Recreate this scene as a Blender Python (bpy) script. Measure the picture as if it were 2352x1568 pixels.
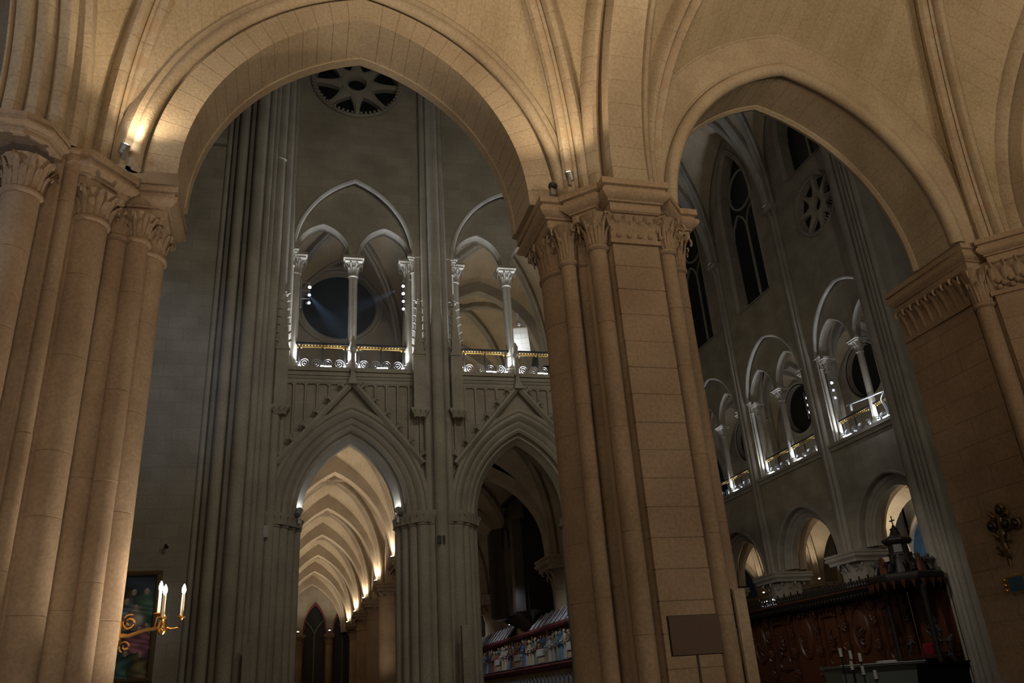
import bpy, math, random
from math import sin, cos, pi, sqrt, acos, radians
from mathutils import Vector, Matrix
random.seed(7)
for o in list(bpy.data.objects): bpy.data.objects.remove(o)
S = bpy.context.scene
COL = S.collection

# ------------------------------------------------------------------ camera, world, exposure
def camera():
    y, p, r, f = radians(15.861), radians(23.52), radians(-3.976), 1863.15
    F = Vector((sin(y)*cos(p), cos(y)*cos(p), sin(p)))
    ri = Vector((cos(y), -sin(y), 0)); u = ri.cross(F)
    R = ri*cos(r) + u*sin(r); U = -ri*sin(r) + u*cos(r)
    cd = bpy.data.cameras.new('camera'); c = bpy.data.objects.new('camera', cd); COL.objects.link(c)
    m = Matrix((R, U, -F)).transposed().to_4x4(); m.translation = Vector((0, 0, 1.6))
    c.matrix_world = m
    cd.sensor_fit = 'HORIZONTAL'; cd.sensor_width = 36; cd.lens = f/2352*36
    cd.clip_start = .05; cd.clip_end = 500
    S.camera = c
camera()
W = bpy.data.worlds.new('night'); S.world = W; W.use_nodes = True
W.node_tree.nodes['Background'].inputs[0].default_value = (.30, .34, .42, 1)
W.node_tree.nodes['Background'].inputs[1].default_value = .004
S.view_settings.view_transform = 'Standard'; S.view_settings.look = 'None'
S.view_settings.gamma = 1; S.view_settings.use_curve_mapping = False
S.view_settings.exposure = 0.65

WARM = (1, .76, .48); WARM2 = (1, .83, .62); NEUT = (1, .88, .70); COOL = (.80, .87, 1); BLUE = (.55, .72, 1)
def lamp(kind, loc, power, col, size=.08, aim=None, cone=60, blend=.6):
    d = bpy.data.lights.new('lamp_light', kind); d.energy = power; d.color = col
    d.shadow_soft_size = size
    o = bpy.data.objects.new('lamp_light', d); COL.objects.link(o); o.location = loc
    if kind == 'SPOT':
        d.spot_size = radians(cone); d.spot_blend = blend
    if aim is not None:
        o.rotation_euler = (Vector(aim)-Vector(loc)).to_track_quat('-Z', 'Y').to_euler()
    return o

# ------------------------------------------------------------------ materials
def mat_base(name):
    m = bpy.data.materials.new(name); m.use_nodes = True
    nt = m.node_tree; b = nt.nodes['Principled BSDF']; return m, nt, b
def nd(nt, t, **k):
    n = nt.nodes.new(t)
    for a, v in k.items(): setattr(n, a, v)
    return n
def stone(name, c1, c2, joints=None, course=.36, blk=.8, jd=.62, scale=1.1, rough=.85, uv=False, c2v=.88):
    m, nt, b = mat_base(name); L = nt.links.new
    geo = nd(nt, 'ShaderNodeNewGeometry')
    n1 = nd(nt, 'ShaderNodeTexNoise'); n1.inputs['Scale'].default_value = scale; n1.inputs['Detail'].default_value = 6
    n2 = nd(nt, 'ShaderNodeTexNoise'); n2.inputs['Scale'].default_value = 28; n2.inputs['Detail'].default_value = 4
    L(geo.outputs['Position'], n1.inputs['Vector']); L(geo.outputs['Position'], n2.inputs['Vector'])
    mx = nd(nt, 'ShaderNodeMix', data_type='RGBA'); mx.inputs[6].default_value = (*c1, 1); mx.inputs[7].default_value = (*c2, 1)
    rp = nd(nt, 'ShaderNodeMapRange'); rp.inputs[1].default_value = .38; rp.inputs[2].default_value = .66
    L(n1.outputs[0], rp.inputs[0]); L(rp.outputs[0], mx.inputs[0])
    mf = nd(nt, 'ShaderNodeMix', data_type='RGBA', blend_type='MULTIPLY'); mf.inputs[0].default_value = .5
    L(mx.outputs[2], mf.inputs[6]); L(n2.outputs[0], mf.inputs[7])
    col = mf.outputs[2]; h = n2.outputs[0]
    if joints or uv:
        if uv:
            u = nd(nt, 'ShaderNodeUVMap'); vec = u.outputs[0]
        else:
            sp = nd(nt, 'ShaderNodeSeparateXYZ'); L(geo.outputs['Position'], sp.inputs[0])
            cb = nd(nt, 'ShaderNodeCombineXYZ'); vec = cb.outputs[0]
            L(sp.outputs[{'xz': 0, 'yz': 1, 'zz': 0}[joints]], cb.inputs[0]); L(sp.outputs[2], cb.inputs[1])
        br = nd(nt, 'ShaderNodeTexBrick'); br.offset = .5
        br.inputs['Scale'].default_value = 1; br.inputs['Mortar Size'].default_value = .007
        br.inputs['Mortar Smooth'].default_value = .3
        br.inputs['Brick Width'].default_value = blk; br.inputs['Row Height'].default_value = course
        br.inputs['Color1'].default_value = (1, 1, 1, 1); br.inputs['Color2'].default_value = (c2v, c2v*.985, c2v*.96, 1)
        br.inputs['Mortar'].default_value = (jd, jd*.95, jd*.88, 1)
        L(vec, br.inputs['Vector'])
        m2 = nd(nt, 'ShaderNodeMix', data_type='RGBA', blend_type='MULTIPLY'); m2.inputs[0].default_value = 1
        L(col, m2.inputs[6]); L(br.outputs['Color'], m2.inputs[7]); col = m2.outputs[2]
    L(col, b.inputs['Base Color'])
    bp = nd(nt, 'ShaderNodeBump'); bp.inputs['Strength'].default_value = .35; bp.inputs['Distance'].default_value = .012
    L(h, bp.inputs['Height']); L(bp.outputs[0], b.inputs['Normal'])
    b.inputs['Roughness'].default_value = rough; b.inputs['Specular IOR Level'].default_value = .25
    return m
def plain(name, c, rough=.5, metal=0, emit=None, es=0, var=.0, vs=8):
    m, nt, b = mat_base(name); L = nt.links.new
    b.inputs['Roughness'].default_value = rough; b.inputs['Metallic'].default_value = metal
    if var:
        n = nd(nt, 'ShaderNodeTexNoise'); n.inputs['Scale'].default_value = vs; n.inputs['Detail'].default_value = 5
        t = nd(nt, 'ShaderNodeTexCoord'); L(t.outputs['Object'], n.inputs['Vector'])
        mx = nd(nt, 'ShaderNodeMix', data_type='RGBA'); mx.inputs[6].default_value = (*[x*(1-var) for x in c], 1); mx.inputs[7].default_value = (*[min(1, x*(1+var)) for x in c], 1)
        L(n.outputs[0], mx.inputs[0]); L(mx.outputs[2], b.inputs['Base Color'])
    else: b.inputs['Base Color'].default_value = (*c, 1)
    if emit:
        b.inputs['Emission Color'].default_value = (*emit, 1); b.inputs['Emission Strength'].default_value = es
    return m
def wood(name, c1, c2, rough=.35):
    m, nt, b = mat_base(name); L = nt.links.new
    t = nd(nt, 'ShaderNodeNewGeometry'); mp = nd(nt, 'ShaderNodeMapping'); mp.inputs['Scale'].default_value = (9, 9, 1.2)
    L(t.outputs['Position'], mp.inputs[0])
    n = nd(nt, 'ShaderNodeTexNoise'); n.inputs['Scale'].default_value = 3; n.inputs['Detail'].default_value = 7; L(mp.outputs[0], n.inputs['Vector'])
    mx = nd(nt, 'ShaderNodeMix', data_type='RGBA'); mx.inputs[6].default_value = (*c1, 1); mx.inputs[7].default_value = (*c2, 1)
    L(n.outputs[0], mx.inputs[0]); L(mx.outputs[2], b.inputs['Base Color'])
    bp = nd(nt, 'ShaderNodeBump'); bp.inputs['Strength'].default_value = .2; L(n.outputs[0], bp.inputs['Height']); L(bp.outputs[0], b.inputs['Normal'])
    b.inputs['Roughness'].default_value = rough
    return m
C1, C2 = (.62, .52, .39), (.50, .40, .29)
MT = {
 'stone': stone('limestone', C1, C2),
 'stone_pier': stone('limestone_pier', (.57, .435, .31), (.44, .32, .225)),
 'stone_web': stone('limestone_web', (.66, .55, .40), (.56, .46, .32), uv=True, course=.19, blk=1.3, jd=.88, c2v=.95),
 'wall_x': stone('limestone_wall_x', (.50, .45, .37), (.40, .36, .29), 'xz', jd=.78),
 'wall_y': stone('limestone_wall_y', (.50, .45, .37), (.40, .36, .29), 'yz', jd=.78),
 'stone_tr': stone('limestone_transept', (.50, .46, .38), (.40, .36, .30)),
 'joint': plain('mortar', (.42, .32, .22), .95),
 'floor': stone('floor_slab', (.28, .25, .21), (.2, .18, .15), scale=.6, rough=.5),
 'night': plain('night_glass', (.010, .012, .015), .35, var=.4, vs=5),
 'night_blue': plain('night_glass_blue', (.008, .016, .026), .4, var=.4, vs=4),
 'iron': plain('black_iron', (.02, .02, .022), .5, .6),
 'scrollwork': plain('scrollwork', (.20, .20, .21), .4, .8),
 'silver': plain('bright_iron', (.55, .55, .58), .35, .8),
 'gold': plain('gilt', (.85, .58, .20), .32, 1, var=.15),
 'old_gilt': plain('old_gilt', (.16, .11, .055), .45, .6, var=.3),
 'brass': plain('brass', (.70, .42, .14), .3, 1, var=.2),
 'wax': plain('wax', (.9, .82, .66), .5),
 'wax_white': plain('white_candle', (.92, .92, .9), .5),
 'flame': plain('flame_bulb', (1, .9, .8), .5, 0, (1, .78, .58), 60),
 'lens': plain('lamp_lens', (1, 1, 1), .4, 0, (1, .86, .66), 40),
 'lens_cool': plain('lamp_lens_cool', (1, 1, 1), .4, 0, (.85, .92, 1), 40),
 'lens_dim': plain('lamp_lens_dim', (1, 1, 1), .4, 0, (.80, .86, 1), 2),
 'lens_blue': plain('lamp_lens_blue', (.5, .6, 1), .4, 0, (.25, .35, 1), 12),
 'black': plain('black_plastic', (.012, .012, .013), .4),
 'grey': plain('grey_metal', (.35, .35, .36), .4, .7),
 'white': plain('white_panel', (.85, .83, .76), .5),
 'wood': wood('dark_oak', (.030, .010, .005), (.11, .034, .014)),
 'wood_red': wood('red_oak', (.05, .019, .009), (.135, .046, .020), .3),
 'wood_black': wood('black_oak', (.010, .008, .007), (.028, .02, .016), .45),
 'wood_grey': wood('grey_oak', (.035, .033, .035), (.075, .07, .075), .5),
 'board': plain('brown_board', (.085, .045, .022), .6, var=.1, vs=3),
 'maroon': plain('maroon_paint', (.15, .028, .035), .6, var=.2),
 'slate': plain('slate_paint', (.34, .36, .40), .6, var=.25),
 'red': plain('red_cloth', (.22, .005, .02), .7),
 'bluepaint': stone('blue_painted_plaster', (.10, .21, .36), (.06, .14, .27), scale=2),
 'altar': plain('altar_grey', (.22, .25, .23), .3, var=.1),
 'stain': plain('ochre_paint', (.26, .10, .05), .9),
 'gold_ground': plain('gilded_ground', (.46, .33, .12), .5, .3, var=.4, vs=14),
}
for i, c in enumerate([(.10, .22, .36), (.36, .12, .09), (.42, .40, .36), (.06, .07, .08), (.20, .26, .22), (.50, .42, .32), (.08, .14, .30), (.30, .22, .14), (.55, .55, .55)]):
    MT['robe%d' % i] = plain('robe_paint_%d' % i, c, .55, var=.35, vs=9)
MT['skin'] = plain('flesh_paint', (.60, .45, .36), .6)

# ------------------------------------------------------------------ mesh builder
class MB:
    def __init__(s): s.v = []; s.f = []; s.uv = None
    def add(s, vs, fs):
        k = len(s.v); s.v += [tuple(p) for p in vs]; s.f += [tuple(i+k for i in f) for f in fs]; return s
    def box(s, x0, x1, y0, y1, z0, z1):
        return s.add([(x0, y0, z0), (x1, y0, z0), (x1, y1, z0), (x0, y1, z0), (x0, y0, z1), (x1, y0, z1), (x1, y1, z1), (x0, y1, z1)],
                     [(3, 2, 1, 0), (4, 5, 6, 7), (0, 1, 5, 4), (1, 2, 6, 5), (2, 3, 7, 6), (3, 0, 4, 7)])
    def loft(s, rings, caps=True, closed=True):
        n = len(rings[0]); vs = [p for r in rings for p in r]; fs = []
        for i in range(len(rings)-1):
            for j in range(n if closed else n-1):
                a = i*n+j; b = i*n+(j+1) % n
                fs.append((a, b, b+n, a+n))
        if caps and closed:
            fs.append(tuple(range(n-1, -1, -1))); k = (len(rings)-1)*n; fs.append(tuple(range(k, k+n)))
        return s.add(vs, fs)
    def prism(s, poly, z0, z1): return s.loft([[(x, y, z0) for x, y in poly], [(x, y, z1) for x, y in poly]])
    def lathe(s, prof, c=(0, 0), n=16, rot=0):
        return s.loft([[(c[0]+r*cos(2*pi*k/n+rot), c[1]+r*sin(2*pi*k/n+rot), z) for k in range(n)] for r, z in prof])
    def tube(s, pts, r, n=6, cap=True):
        pts = [Vector(p) for p in pts]; rings = []
        rs = r if isinstance(r, (list, tuple)) else [r]*len(pts)
        for i, p in enumerate(pts):
            t = (pts[min(i+1, len(pts)-1)]-pts[max(i-1, 0)]).normalized()
            a = t.cross(Vector((0, 0, 1)) if abs(t.z) < .95 else Vector((1, 0, 0))).normalized(); b = t.cross(a)
            rings.append([p+(a*cos(2*pi*k/n)+b*sin(2*pi*k/n))*rs[i] for k in range(n)])
        return s.loft(rings, cap)
    def ball(s, c, r, n=8, m=6, sz=1.):
        return s.loft([[(c[0]+r*sin(pi*i/m)*cos(2*pi*k/n), c[1]+r*sin(pi*i/m)*sin(2*pi*k/n), c[2]-r*sz*cos(pi*i/m)) for k in range(n)] for i in range(m+1)], False)
    def mesh(s, name, mat, flat=False):
        me = bpy.data.meshes.new(name); me.from_pydata(s.v, [], s.f)
        if s.uv:
            ul = me.uv_layers.new(name='UVMap'); data = ul.data
            for l in me.loops: data[l.index].uv = s.uv[l.vertex_index]
        if mat: me.materials.append(MT[mat])
        if not flat:
            me.polygons.foreach_set('use_smooth', [True]*len(me.polygons)); me.set_sharp_from_angle(angle=radians(38))
        return me

def link(name, data, parent=None):
    o = bpy.data.objects.new(name, data); COL.objects.link(o)
    if parent is not None:
        o.parent = parent
        if parent.type == 'EMPTY': o.matrix_parent_inverse = Matrix.Translation(-Vector(parent.location))
    return o
def obj(name, mb, mat, parent=None, flat=False):
    return link(name, mb.mesh(name, mat, flat), parent)
def thing(name, label, cat, loc=(0, 0, 0), group=None):
    o = bpy.data.objects.new(name, None); COL.objects.link(o); o.location = loc; o.empty_display_size = .1
    o['label'] = label; o['category'] = cat
    if group: o['group'] = group
    return o
def tag(o, label, cat, group=None):
    o['label'] = label; o['category'] = cat
    if group: o['group'] = group
    return o
def struct(name, mb, mat, flat=False):
    o = obj(name, mb, mat, None, flat); o['kind'] = 'structure'; return o
def stuff(o): o['kind'] = 'stuff'; return o
def dup(root, loc, rz=0, label=None, scale=None, group=None):
    r = root.copy(); COL.objects.link(r); r.location = loc; r.rotation_euler = (0, 0, rz)
    if scale: r.scale = scale
    if label: r['label'] = label
    if group: r['group'] = group
    for ch in list(root.children):
        c = ch.copy(); COL.objects.link(c); c.parent = r; c.matrix_parent_inverse = ch.matrix_parent_inverse
        for g in list(ch.children):
            d = g.copy(); COL.objects.link(d); d.parent = c; d.matrix_parent_inverse = g.matrix_parent_inverse
    return r

# ------------------------------------------------------------------ arches
def half(a, h, u, t):
    """point on a two-centred arch offset by u: x from -(a+u) at the springing to 0 at the apex"""
    R = (a*a+h*h)/(2*a); r = R+u; th = acos(max(-1, min(1, (R-a)/r)))*t
    return (R-a)-r*cos(th), r*sin(th)
def arch_h(a, h, x):
    R = (a*a+h*h)/(2*a); x = abs(x); return sqrt(max(0, R*R-(x+R-a)**2))
def arch_ring(M, a, h, prof, t, side): # prof (u,v)
    out = []
    for u, v in prof:
        x, z = half(a, h, u, t); out.append(M(x*side*-1 if side > 0 else x, v, z))
    return out
def arch_mould(name, parent, mat, M, a, h, prof, seg=14, stilt=0., legs=0.):
    mb = MB(); rings = []
    if legs: rings.append([M(-(a+u), v, -legs) for u, v in prof])
    for i in range(seg+1): rings.append(arch_ring(M, a, h, prof, i/seg, -1))
    for i in range(seg-1, -1, -1): rings.append(arch_ring(M, a, h, prof, i/seg, 1))
    if legs: rings.append([M(a+u, v, -legs) for u, v in prof])
    mb.loft(rings); return obj(name, mb, mat, parent)
def arch_pieces(name, parent, mat, M, a, h, prof, n, gap=.006, seg=2):
    L = 0; p = half(a, h, 0, 0)
    for i in range(1, 11):
        q = half(a, h, 0, i/10); L += math.dist(p, q); p = q
    g = gap/L/2
    for side in (-1, 1):
        for i in range(n):
            t0, t1 = i/n+g, (i+1)/n-(0 if i == n-1 else g)
            mb = MB().loft([arch_ring(M, a, h, prof, t0+(t1-t0)*k/seg, side) for k in range(seg+1)])
            obj(name, mb, mat, parent, True)
def circ(cu, cv, r, n=8, a0=0, a1=2*pi):
    return [(cu+r*cos(a0+(a1-a0)*k/n), cv+r*sin(a0+(a1-a0)*k/n)) for k in range(n)]
RIB = [(.30, -.17), (.14, -.17)] + [(.09-.08*sin(b), -.105+.075*-cos(b)) for b in [0, .8, 1.57, 2.3]] + [(.085, -.02), (.055, -.02), (.055, .02), (.085, .02)] + [(.09-.08*sin(b), .105+.075*cos(b)) for b in [2.3, 1.57, .8, 0]] + [(.14, .17), (.30, .17)]
def sc(prof, k): return [(u*k, v*k) for u, v in prof]
def rib_map(p0, p1, z0):
    p0 = Vector((*p0, 0)); p1 = Vector((*p1, 0)); d = (p1-p0).normalized(); sd = Vector((-d.y, d.x, 0))
    return lambda x, v, z: p1+d*x+sd*v+Vector((0, 0, z0+z))
def rib(parent, p0, p1, z0, stilt, rise, prof, n=10, pieces=False, mat='stone', name='rib', gap=.007):
    D = math.dist(p0, p1); M = rib_map(p0, p1, z0+stilt)
    ring = lambda t: arch_ring(M, D, rise, prof, t, -1)
    low = lambda z: [M(-(D+u), v, z-stilt) for u, v in prof]
    core = MB().loft([low(0)]+[ring(i/n) for i in range(n+1)])
    if not pieces: return obj(name, core, mat, parent)
    inner = [(u*.985+.006, v*.98) for u, v in prof]
    c = MB().loft([[M(-(D+u), v, -stilt) for u, v in inner]]+[arch_ring(M, D, rise, inner, i/n, -1) for i in range(n+1)])
    ro = obj(name, c, 'joint', parent)
    if stilt > .05: obj('voussoir', MB().loft([low(0), low(stilt-.004)]), mat, ro)
    for i in range(n):
        t0, t1 = i/n+.0004, (i+1)/n-.0004
        obj('voussoir', MB().loft([ring(t0+(t1-t0)*k/2) for k in range(3)]), mat, ro)
    return ro
def web(mb, A, B, nt=12, nv=5, bulge=.0):
    """ruled vault sheet between curves A(t) and B(t); uv for the coursing"""
    k = len(mb.v); vs = []; 
    if mb.uv is None: mb.uv = []
    for i in range(nt+1):
        a, b = Vector(A(i/nt)), Vector(B(i/nt))
        for j in range(nv+1):
            w = j/nv; p = a.lerp(b, w); p.z += bulge*4*w*(1-w)*sin(pi*min(1, i/nt))
            vs.append(tuple(p)); mb.uv.append((w*(a-b).length, i/nt*4.4))
    fs = [(k+i*(nv+1)+j, k+i*(nv+1)+j+1, k+(i+1)*(nv+1)+j+1, k+(i+1)*(nv+1)+j) for i in range(nt) for j in range(nv)]
    mb.v += vs; mb.f += fs
def vault_bay(x0, x1, y0, y1, z0, stilt, rise, fx, fy, prof, key=None, corners=None, pieces=(), up=.28, nrib=8, arch_stilt=0., mat='stone', webmat='stone_web', boss=True):
    """x0..x1,y0..y1: rib springing corners; fx/fy: (plane lo, plane hi, half span, rise) of the arches across x (planes y=) and y (planes x=)"""
    kx, ky = key or ((x0+x1)/2, (y0+y1)/2)
    mb = MB(); ceil = None
    cs = {(0, 0): (x0, y0), (1, 0): (x1, y0), (0, 1): (x0, y1), (1, 1): (x1, y1)}
    if corners: cs.update(corners)
    def rc(i, j):
        p0 = cs[i, j]; D = math.dist(p0, (kx, ky)); M = rib_map(p0, (kx, ky), z0+stilt)
        def f(t):
            if t < .08: return M(-(D+up), 0, -stilt*(1-t/.08))
            x, z = half(D, rise, up, (t-.08)/.92); return M(x, 0, z)
        return f
    for j in (0, 1):
        yl, a, h, zz = fx[j]
        for i in (0, 1):
            def A(t, sg=(-1 if i == 0 else 1), yl=yl, a=a, h=h, zz=zz):
                if t < .08: return (kx+sg*a, yl, zz-(zz-z0)*(1-t/.08))
                x, z = half(a, h, 0, (t-.08)/.92); return (kx-sg*x, yl, zz+z)
            web(mb, A, rc(i, j))
    for i in (0, 1):
        xl, a, h, zz = fy[i]
        for j in (0, 1):
            def A(t, sg=(-1 if j == 0 else 1), xl=xl, a=a, h=h, zz=zz):
                if t < .08: return (xl, ky+sg*a, zz-(zz-z0)*(1-t/.08))
                x, z = half(a, h, 0, (t-.08)/.92); return (xl, ky-sg*x, zz+z)
            web(mb, A, rc(i, j))
    ceil = struct('ceiling', mb, webmat)
    for (i, j), p in cs.items():
        rib(ceil, p, (kx, ky), z0, stilt, rise, prof, nrib, (i, j) in pieces, mat)
    if boss:
        zt = z0+stilt+rise
        obj('boss', MB().lathe([(.02, zt-.14), (.16, zt-.12), (.24, zt), (.24, zt+.2)], (kx, ky), 14), mat, ceil)
    return ceil

# ------------------------------------------------------------------ leaves, capitals, columns, piers
def leaf_mesh(name, curl=1.):
    mb = MB(); sec = [(0, 0, .30), (.06, .30, .40), (.13, .55, .46), (.26, .78, .44), (.44, .93, .34), (.60, .93, .24), (.66, .80, .20), (.60, .70, .10)]
    rings = []
    for x, z, w in sec:
        rings.append([(x+.10, 0, z), (x, w, z-.02), (x-.05, 0, z), (x, -w, z-.02)])
    mb.loft(rings); return mb.mesh(name, None)
LEAF = {}
def leaf(parent, p, ang, h, w, mat, name='leaf', d=None):
    if mat not in LEAF:
        LEAF[mat] = leaf_mesh('leaf'); LEAF[mat].materials.append(MT[mat])
    o = link(name, LEAF[mat], parent); o.location = p; o.rotation_euler = (0, 0, ang); o.scale = (d or h, w, h); return o
def off(poly, d):
    n = len(poly); out = []
    A = sum(poly[i][0]*poly[(i+1) % n][1]-poly[(i+1) % n][0]*poly[i][1] for i in range(n)); sg = 1 if A > 0 else -1
    for i in range(n):
        p, q, r = Vector(poly[i-1]), Vector(poly[i]), Vector(poly[(i+1) % n])
        a = (q-p).normalized(); b = (r-q).normalized()
        na = Vector((-a.y, a.x))*sg; nb = Vector((-b.y, b.x))*sg
        m = (na+nb).normalized(); k = d/max(.35, m.dot(na)); out.append(tuple(q+m*k))
    return out
ABAC = [(0, 0), (0, -.085), (.035, -.10), (.035, -.125), (.0, -.15), (-.012, -.185), (.0, -.22), (.05, -.255), (.075, -.27), (.075, -.29), (.105, -.30), (.105, -.40), (.13, -.42)]
def abacus(parent, poly, zt, k=1., mat='stone_pier', name='abacus'):
    mb = MB(); rings = [[(x, y, zt+dz*k) for x, y in off(poly, d*k)] for d, dz in reversed(ABAC)]
    mb.loft(rings); return obj(name, mb, mat, parent)
def ngon(c, r, n, rot=0): return [(c[0]+r*cos(2*pi*k/n+rot), c[1]+r*sin(2*pi*k/n+rot)) for k in range(n)]
def rect(x0, x1, y0, y1): return [(x0, y0), (x1, y0), (x1, y1), (x0, y1)]
def shaft(parent, c, r, z0, z1, drum=0, n=18, mat='stone_pier', ring=True, name='shaft'):
    """round shaft; with drum > 0 it is laid up of separate drums over a mortar core"""
    prof = [(r, z0), (r, z1)]
    if ring: prof = [(r, z0), (r, z1-.075), (r*1.04, z1-.07), (r*1.0+.028, z1-.05), (r+.03, z1-.025), (r+.01, z1)]
    if not drum: return obj(name, MB().lathe(prof, c, n), mat, parent)
    core = obj(name, MB().lathe([(r-.007, z0), (r-.007, z1)], c, n), 'joint', parent)
    z = z0; zt = z1-.08
    while z < zt-.1:
        d = drum*random.uniform(.75, 1.3); zn = min(zt, z+d)
        if zt-zn < .2: zn = zt
        rr = r+random.uniform(-.002, .002)
        obj('drum', MB().lathe([(rr-.003, z+.0015), (rr, z+.005), (rr, zn-.005), (rr-.003, zn-.0015)], c, n), mat, core)
        z = zn
    obj('astragal', MB().lathe([(r-.01, zt), (r+.012, zt+.008), (r+.03, zt+.03), (r+.03, zt+.055), (r+.008, zt+.08)], c, n), mat, core)
    return core
def capital(parent, c, r, z0, z1, R, nleaf=8, rows=2, mat='stone_pier', arc=None, lw=.09):
    """flaring bell with leaves around it"""
    h = z1-z0; prof = [(r, z0), (r*1.04, z0+h*.3), (r+(R-r)*.12, z0+h*.65), (r+(R-r)*.38, z0+h*.9), (r+(R-r)*.62, z1)]
    b = obj('capital', MB().lathe(prof, c, 14), mat, parent)
    for row in range(rows):
        hh = h*(.62 if row == 0 and rows > 1 else .98)
        for k in range(nleaf):
            a = 2*pi*(k+.5*row)/nleaf
            if arc and not (arc[0] <= (a-arc[2]+pi) % (2*pi)-pi <= arc[1]): continue
            rr = r*.98; dd = (R-r)*(1.05 if row == 0 and rows > 1 else 1.6)
            leaf(b, (c[0]+rr*cos(a), c[1]+rr*sin(a), z0+.004), a, hh, min(lw, 2.0*r*pi/nleaf*.62), mat, d=dd)
    return b
def column(label, c, r, z0, z1, aba, zt, cat='column', group=None, mat='stone', nleaf=8, drum=0, name='column', n=20, base=True, sq=True):
    t = thing(name, label, cat, (c[0], c[1], z0), group)
    shaft(t, c, r, z0, z1, drum, n, mat)
    ab = .42*(zt-z1)
    capital(t, c, r, z1, zt-ab*.9, aba*.95, nleaf, 2, mat, lw=.3*aba)
    abacus(t, rect(c[0]-aba, c[0]+aba, c[1]-aba, c[1]+aba) if sq else ngon(c, aba*1.08, 8, pi/8), zt, ab/.42, mat)
    if base: obj('base', MB().lathe([(r*1.45, z0), (r*1.45, z0+r*.3), (r*1.35, z0+r*.42), (r*1.12, z0+r*.5), (r*1.22, z0+r*.6), (r, z0+r*.72)], c, 18), mat, t)
    return t

ZA = 7.40    # top of the abaci in the near aisles
# ------------------------------------------------------------------ ground and outer shell
struct('floor', MB().box(-12, 34, -8, 64, -.3, 0), 'floor')

# ------------------------------------------------------------------ central pier
CX, CY = 3.945, 8.85
def central_pier(label, dy=0, detail=True):
    t = thing('compound_pier', label, 'pier', (CX, CY+dy, 0))
    Y = lambda y: y+dy
    mirror = lambda x: 2*CX-x
    obj('core', MB().prism([(3.33, Y(8.45)), (3.6, Y(8.16)), (4.29, Y(8.16)), (4.56, Y(8.45)), (4.56, Y(9.25)), (4.29, Y(9.6)), (3.6, Y(9.6)), (3.33, Y(9.25))], 0, 7.0), 'joint', t)
    for s in (0, 1):
        mx = mirror if s else (lambda x: x)
        d = .62 if detail else 0
        shaft(t, (mx(3.28), Y(8.85)), .30, 0, 6.53, d and .8, 24)
        shaft(t, (mx(3.20), Y(8.42)), .098, 0, 6.53, d and 1.05, 16)
        shaft(t, (mx(3.40), Y(8.44)), .085, 0, 6.53, d and 1.2, 14)
        shaft(t, (mx(3.485), Y(8.12)), .107, 0, 6.60, d and 1.0, 16)
        for cc, r, R, z0 in (((3.28, 8.85), .30, .42, 6.53), ((3.20, 8.42), .098, .23, 6.53), ((3.485, 8.12), .107, .27, 6.60), ((3.40, 8.44), .085, .16, 6.53)):
            capital(t, (mx(cc[0]), Y(cc[1])), r, z0, ZA-.40, R, 8 if r < .2 else 14, 2, lw=.085)
        xs = sorted((mx(2.85), mx(3.6)))
        abacus(t, rect(xs[0], xs[1], Y(8.27), Y(9.43)), ZA)
        q = [(3.10, 8.25), (3.47, 7.87), (3.85, 8.25), (3.5, 8.64)]
        abacus(t, [(mx(x), Y(y)) for x, y in (q if not s else reversed(q))], ZA-.002)
    # front arm: coursed ashlar
    a = obj('front_face', MB().box(3.65, 4.24, Y(8.009), Y(8.4), 0, 6.62), 'joint', t)
    z = 0; i = 0
    while z < 6.55:
        zn = min(6.60, z+.335*random.uniform(.94, 1.06))
        if 6.60-zn < .15: zn = 6.60
        e = .005; x0, x1, y0 = 3.64, 4.25, Y(8.0)+random.uniform(-.003, .003)
        b = MB(); b.loft([[(x0+e, y0+e, z+.0025+dz), (x1-e, y0+e, z+.0025+dz), (x1, Y(8.35), z+.0025+dz), (x0, Y(8.35), z+.0025+dz)] if k in (0, 3) else
                          [(x0, y0, z+.0025+dz), (x1, y0, z+.0025+dz), (x1+.002, Y(8.35), z+.0025+dz), (x0-.002, Y(8.35), z+.0025+dz)] for k, dz in enumerate((0, e, zn-z-.005-e, zn-z-.005))])
        obj('stone_block', b, 'stone_pier', a, True); z = zn
    obj('chamfer', MB().prism([(3.56, Y(8.22)), (3.64, Y(8.06)), (3.68, Y(8.3))], 0, 6.6), 'stone_pier', t)
    obj('chamfer', MB().prism([(4.33, Y(8.22)), (4.25, Y(8.06)), (4.21, Y(8.3))], 0, 6.6), 'stone_pier', t)
    obj('astragal', MB().box(3.615, 4.275, Y(7.965), Y(8.3), 6.60, 6.66), 'stone_pier', t)
    fr = obj('capital', MB().loft([[(3.64-k, Y(8.0)-k, z), (4.25+k, Y(8.0)-k, z), (4.25+k, Y(8.4), z), (3.64-k, Y(8.4), z)] for k, z in ((0, 6.66), (.01, 6.8), (.06, 6.93), (.10, 7.0))]), 'stone_pier', t)
    for i in range(5):
        x = 3.665+i*.14
        leaf(fr, (x, Y(8.005), 6.665), -pi/2, .33, .058, 'stone_pier', d=.15)
        obj('drill_hole', MB().lathe([(.012, -.002), (.012, .004)], (0, 0), 8), 'joint', fr).matrix_world = Matrix.Translation((x+.035, Y(7.945), 6.90)) @ Matrix.Rotation(pi/2, 4, 'X')
        o = obj('lobe', MB().ball((x+.07, Y(7.99), 6.72), .035, 8, 5), 'stone_pier', fr)
        leaf(fr, (x+.07, Y(8.0), 6.67), -pi/2, .26, .032, 'stone_pier', d=.10)
    abacus(t, rect(3.50, 4.39, Y(7.75), Y(8.6)), ZA+.002)
    abacus(t, rect(3.50, 4.39, Y(9.1), Y(9.95)), ZA+.002)
    return t
pier_mid = central_pier('tall compound pier with coursed front face and drilled leaf capital between two arches')

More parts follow.
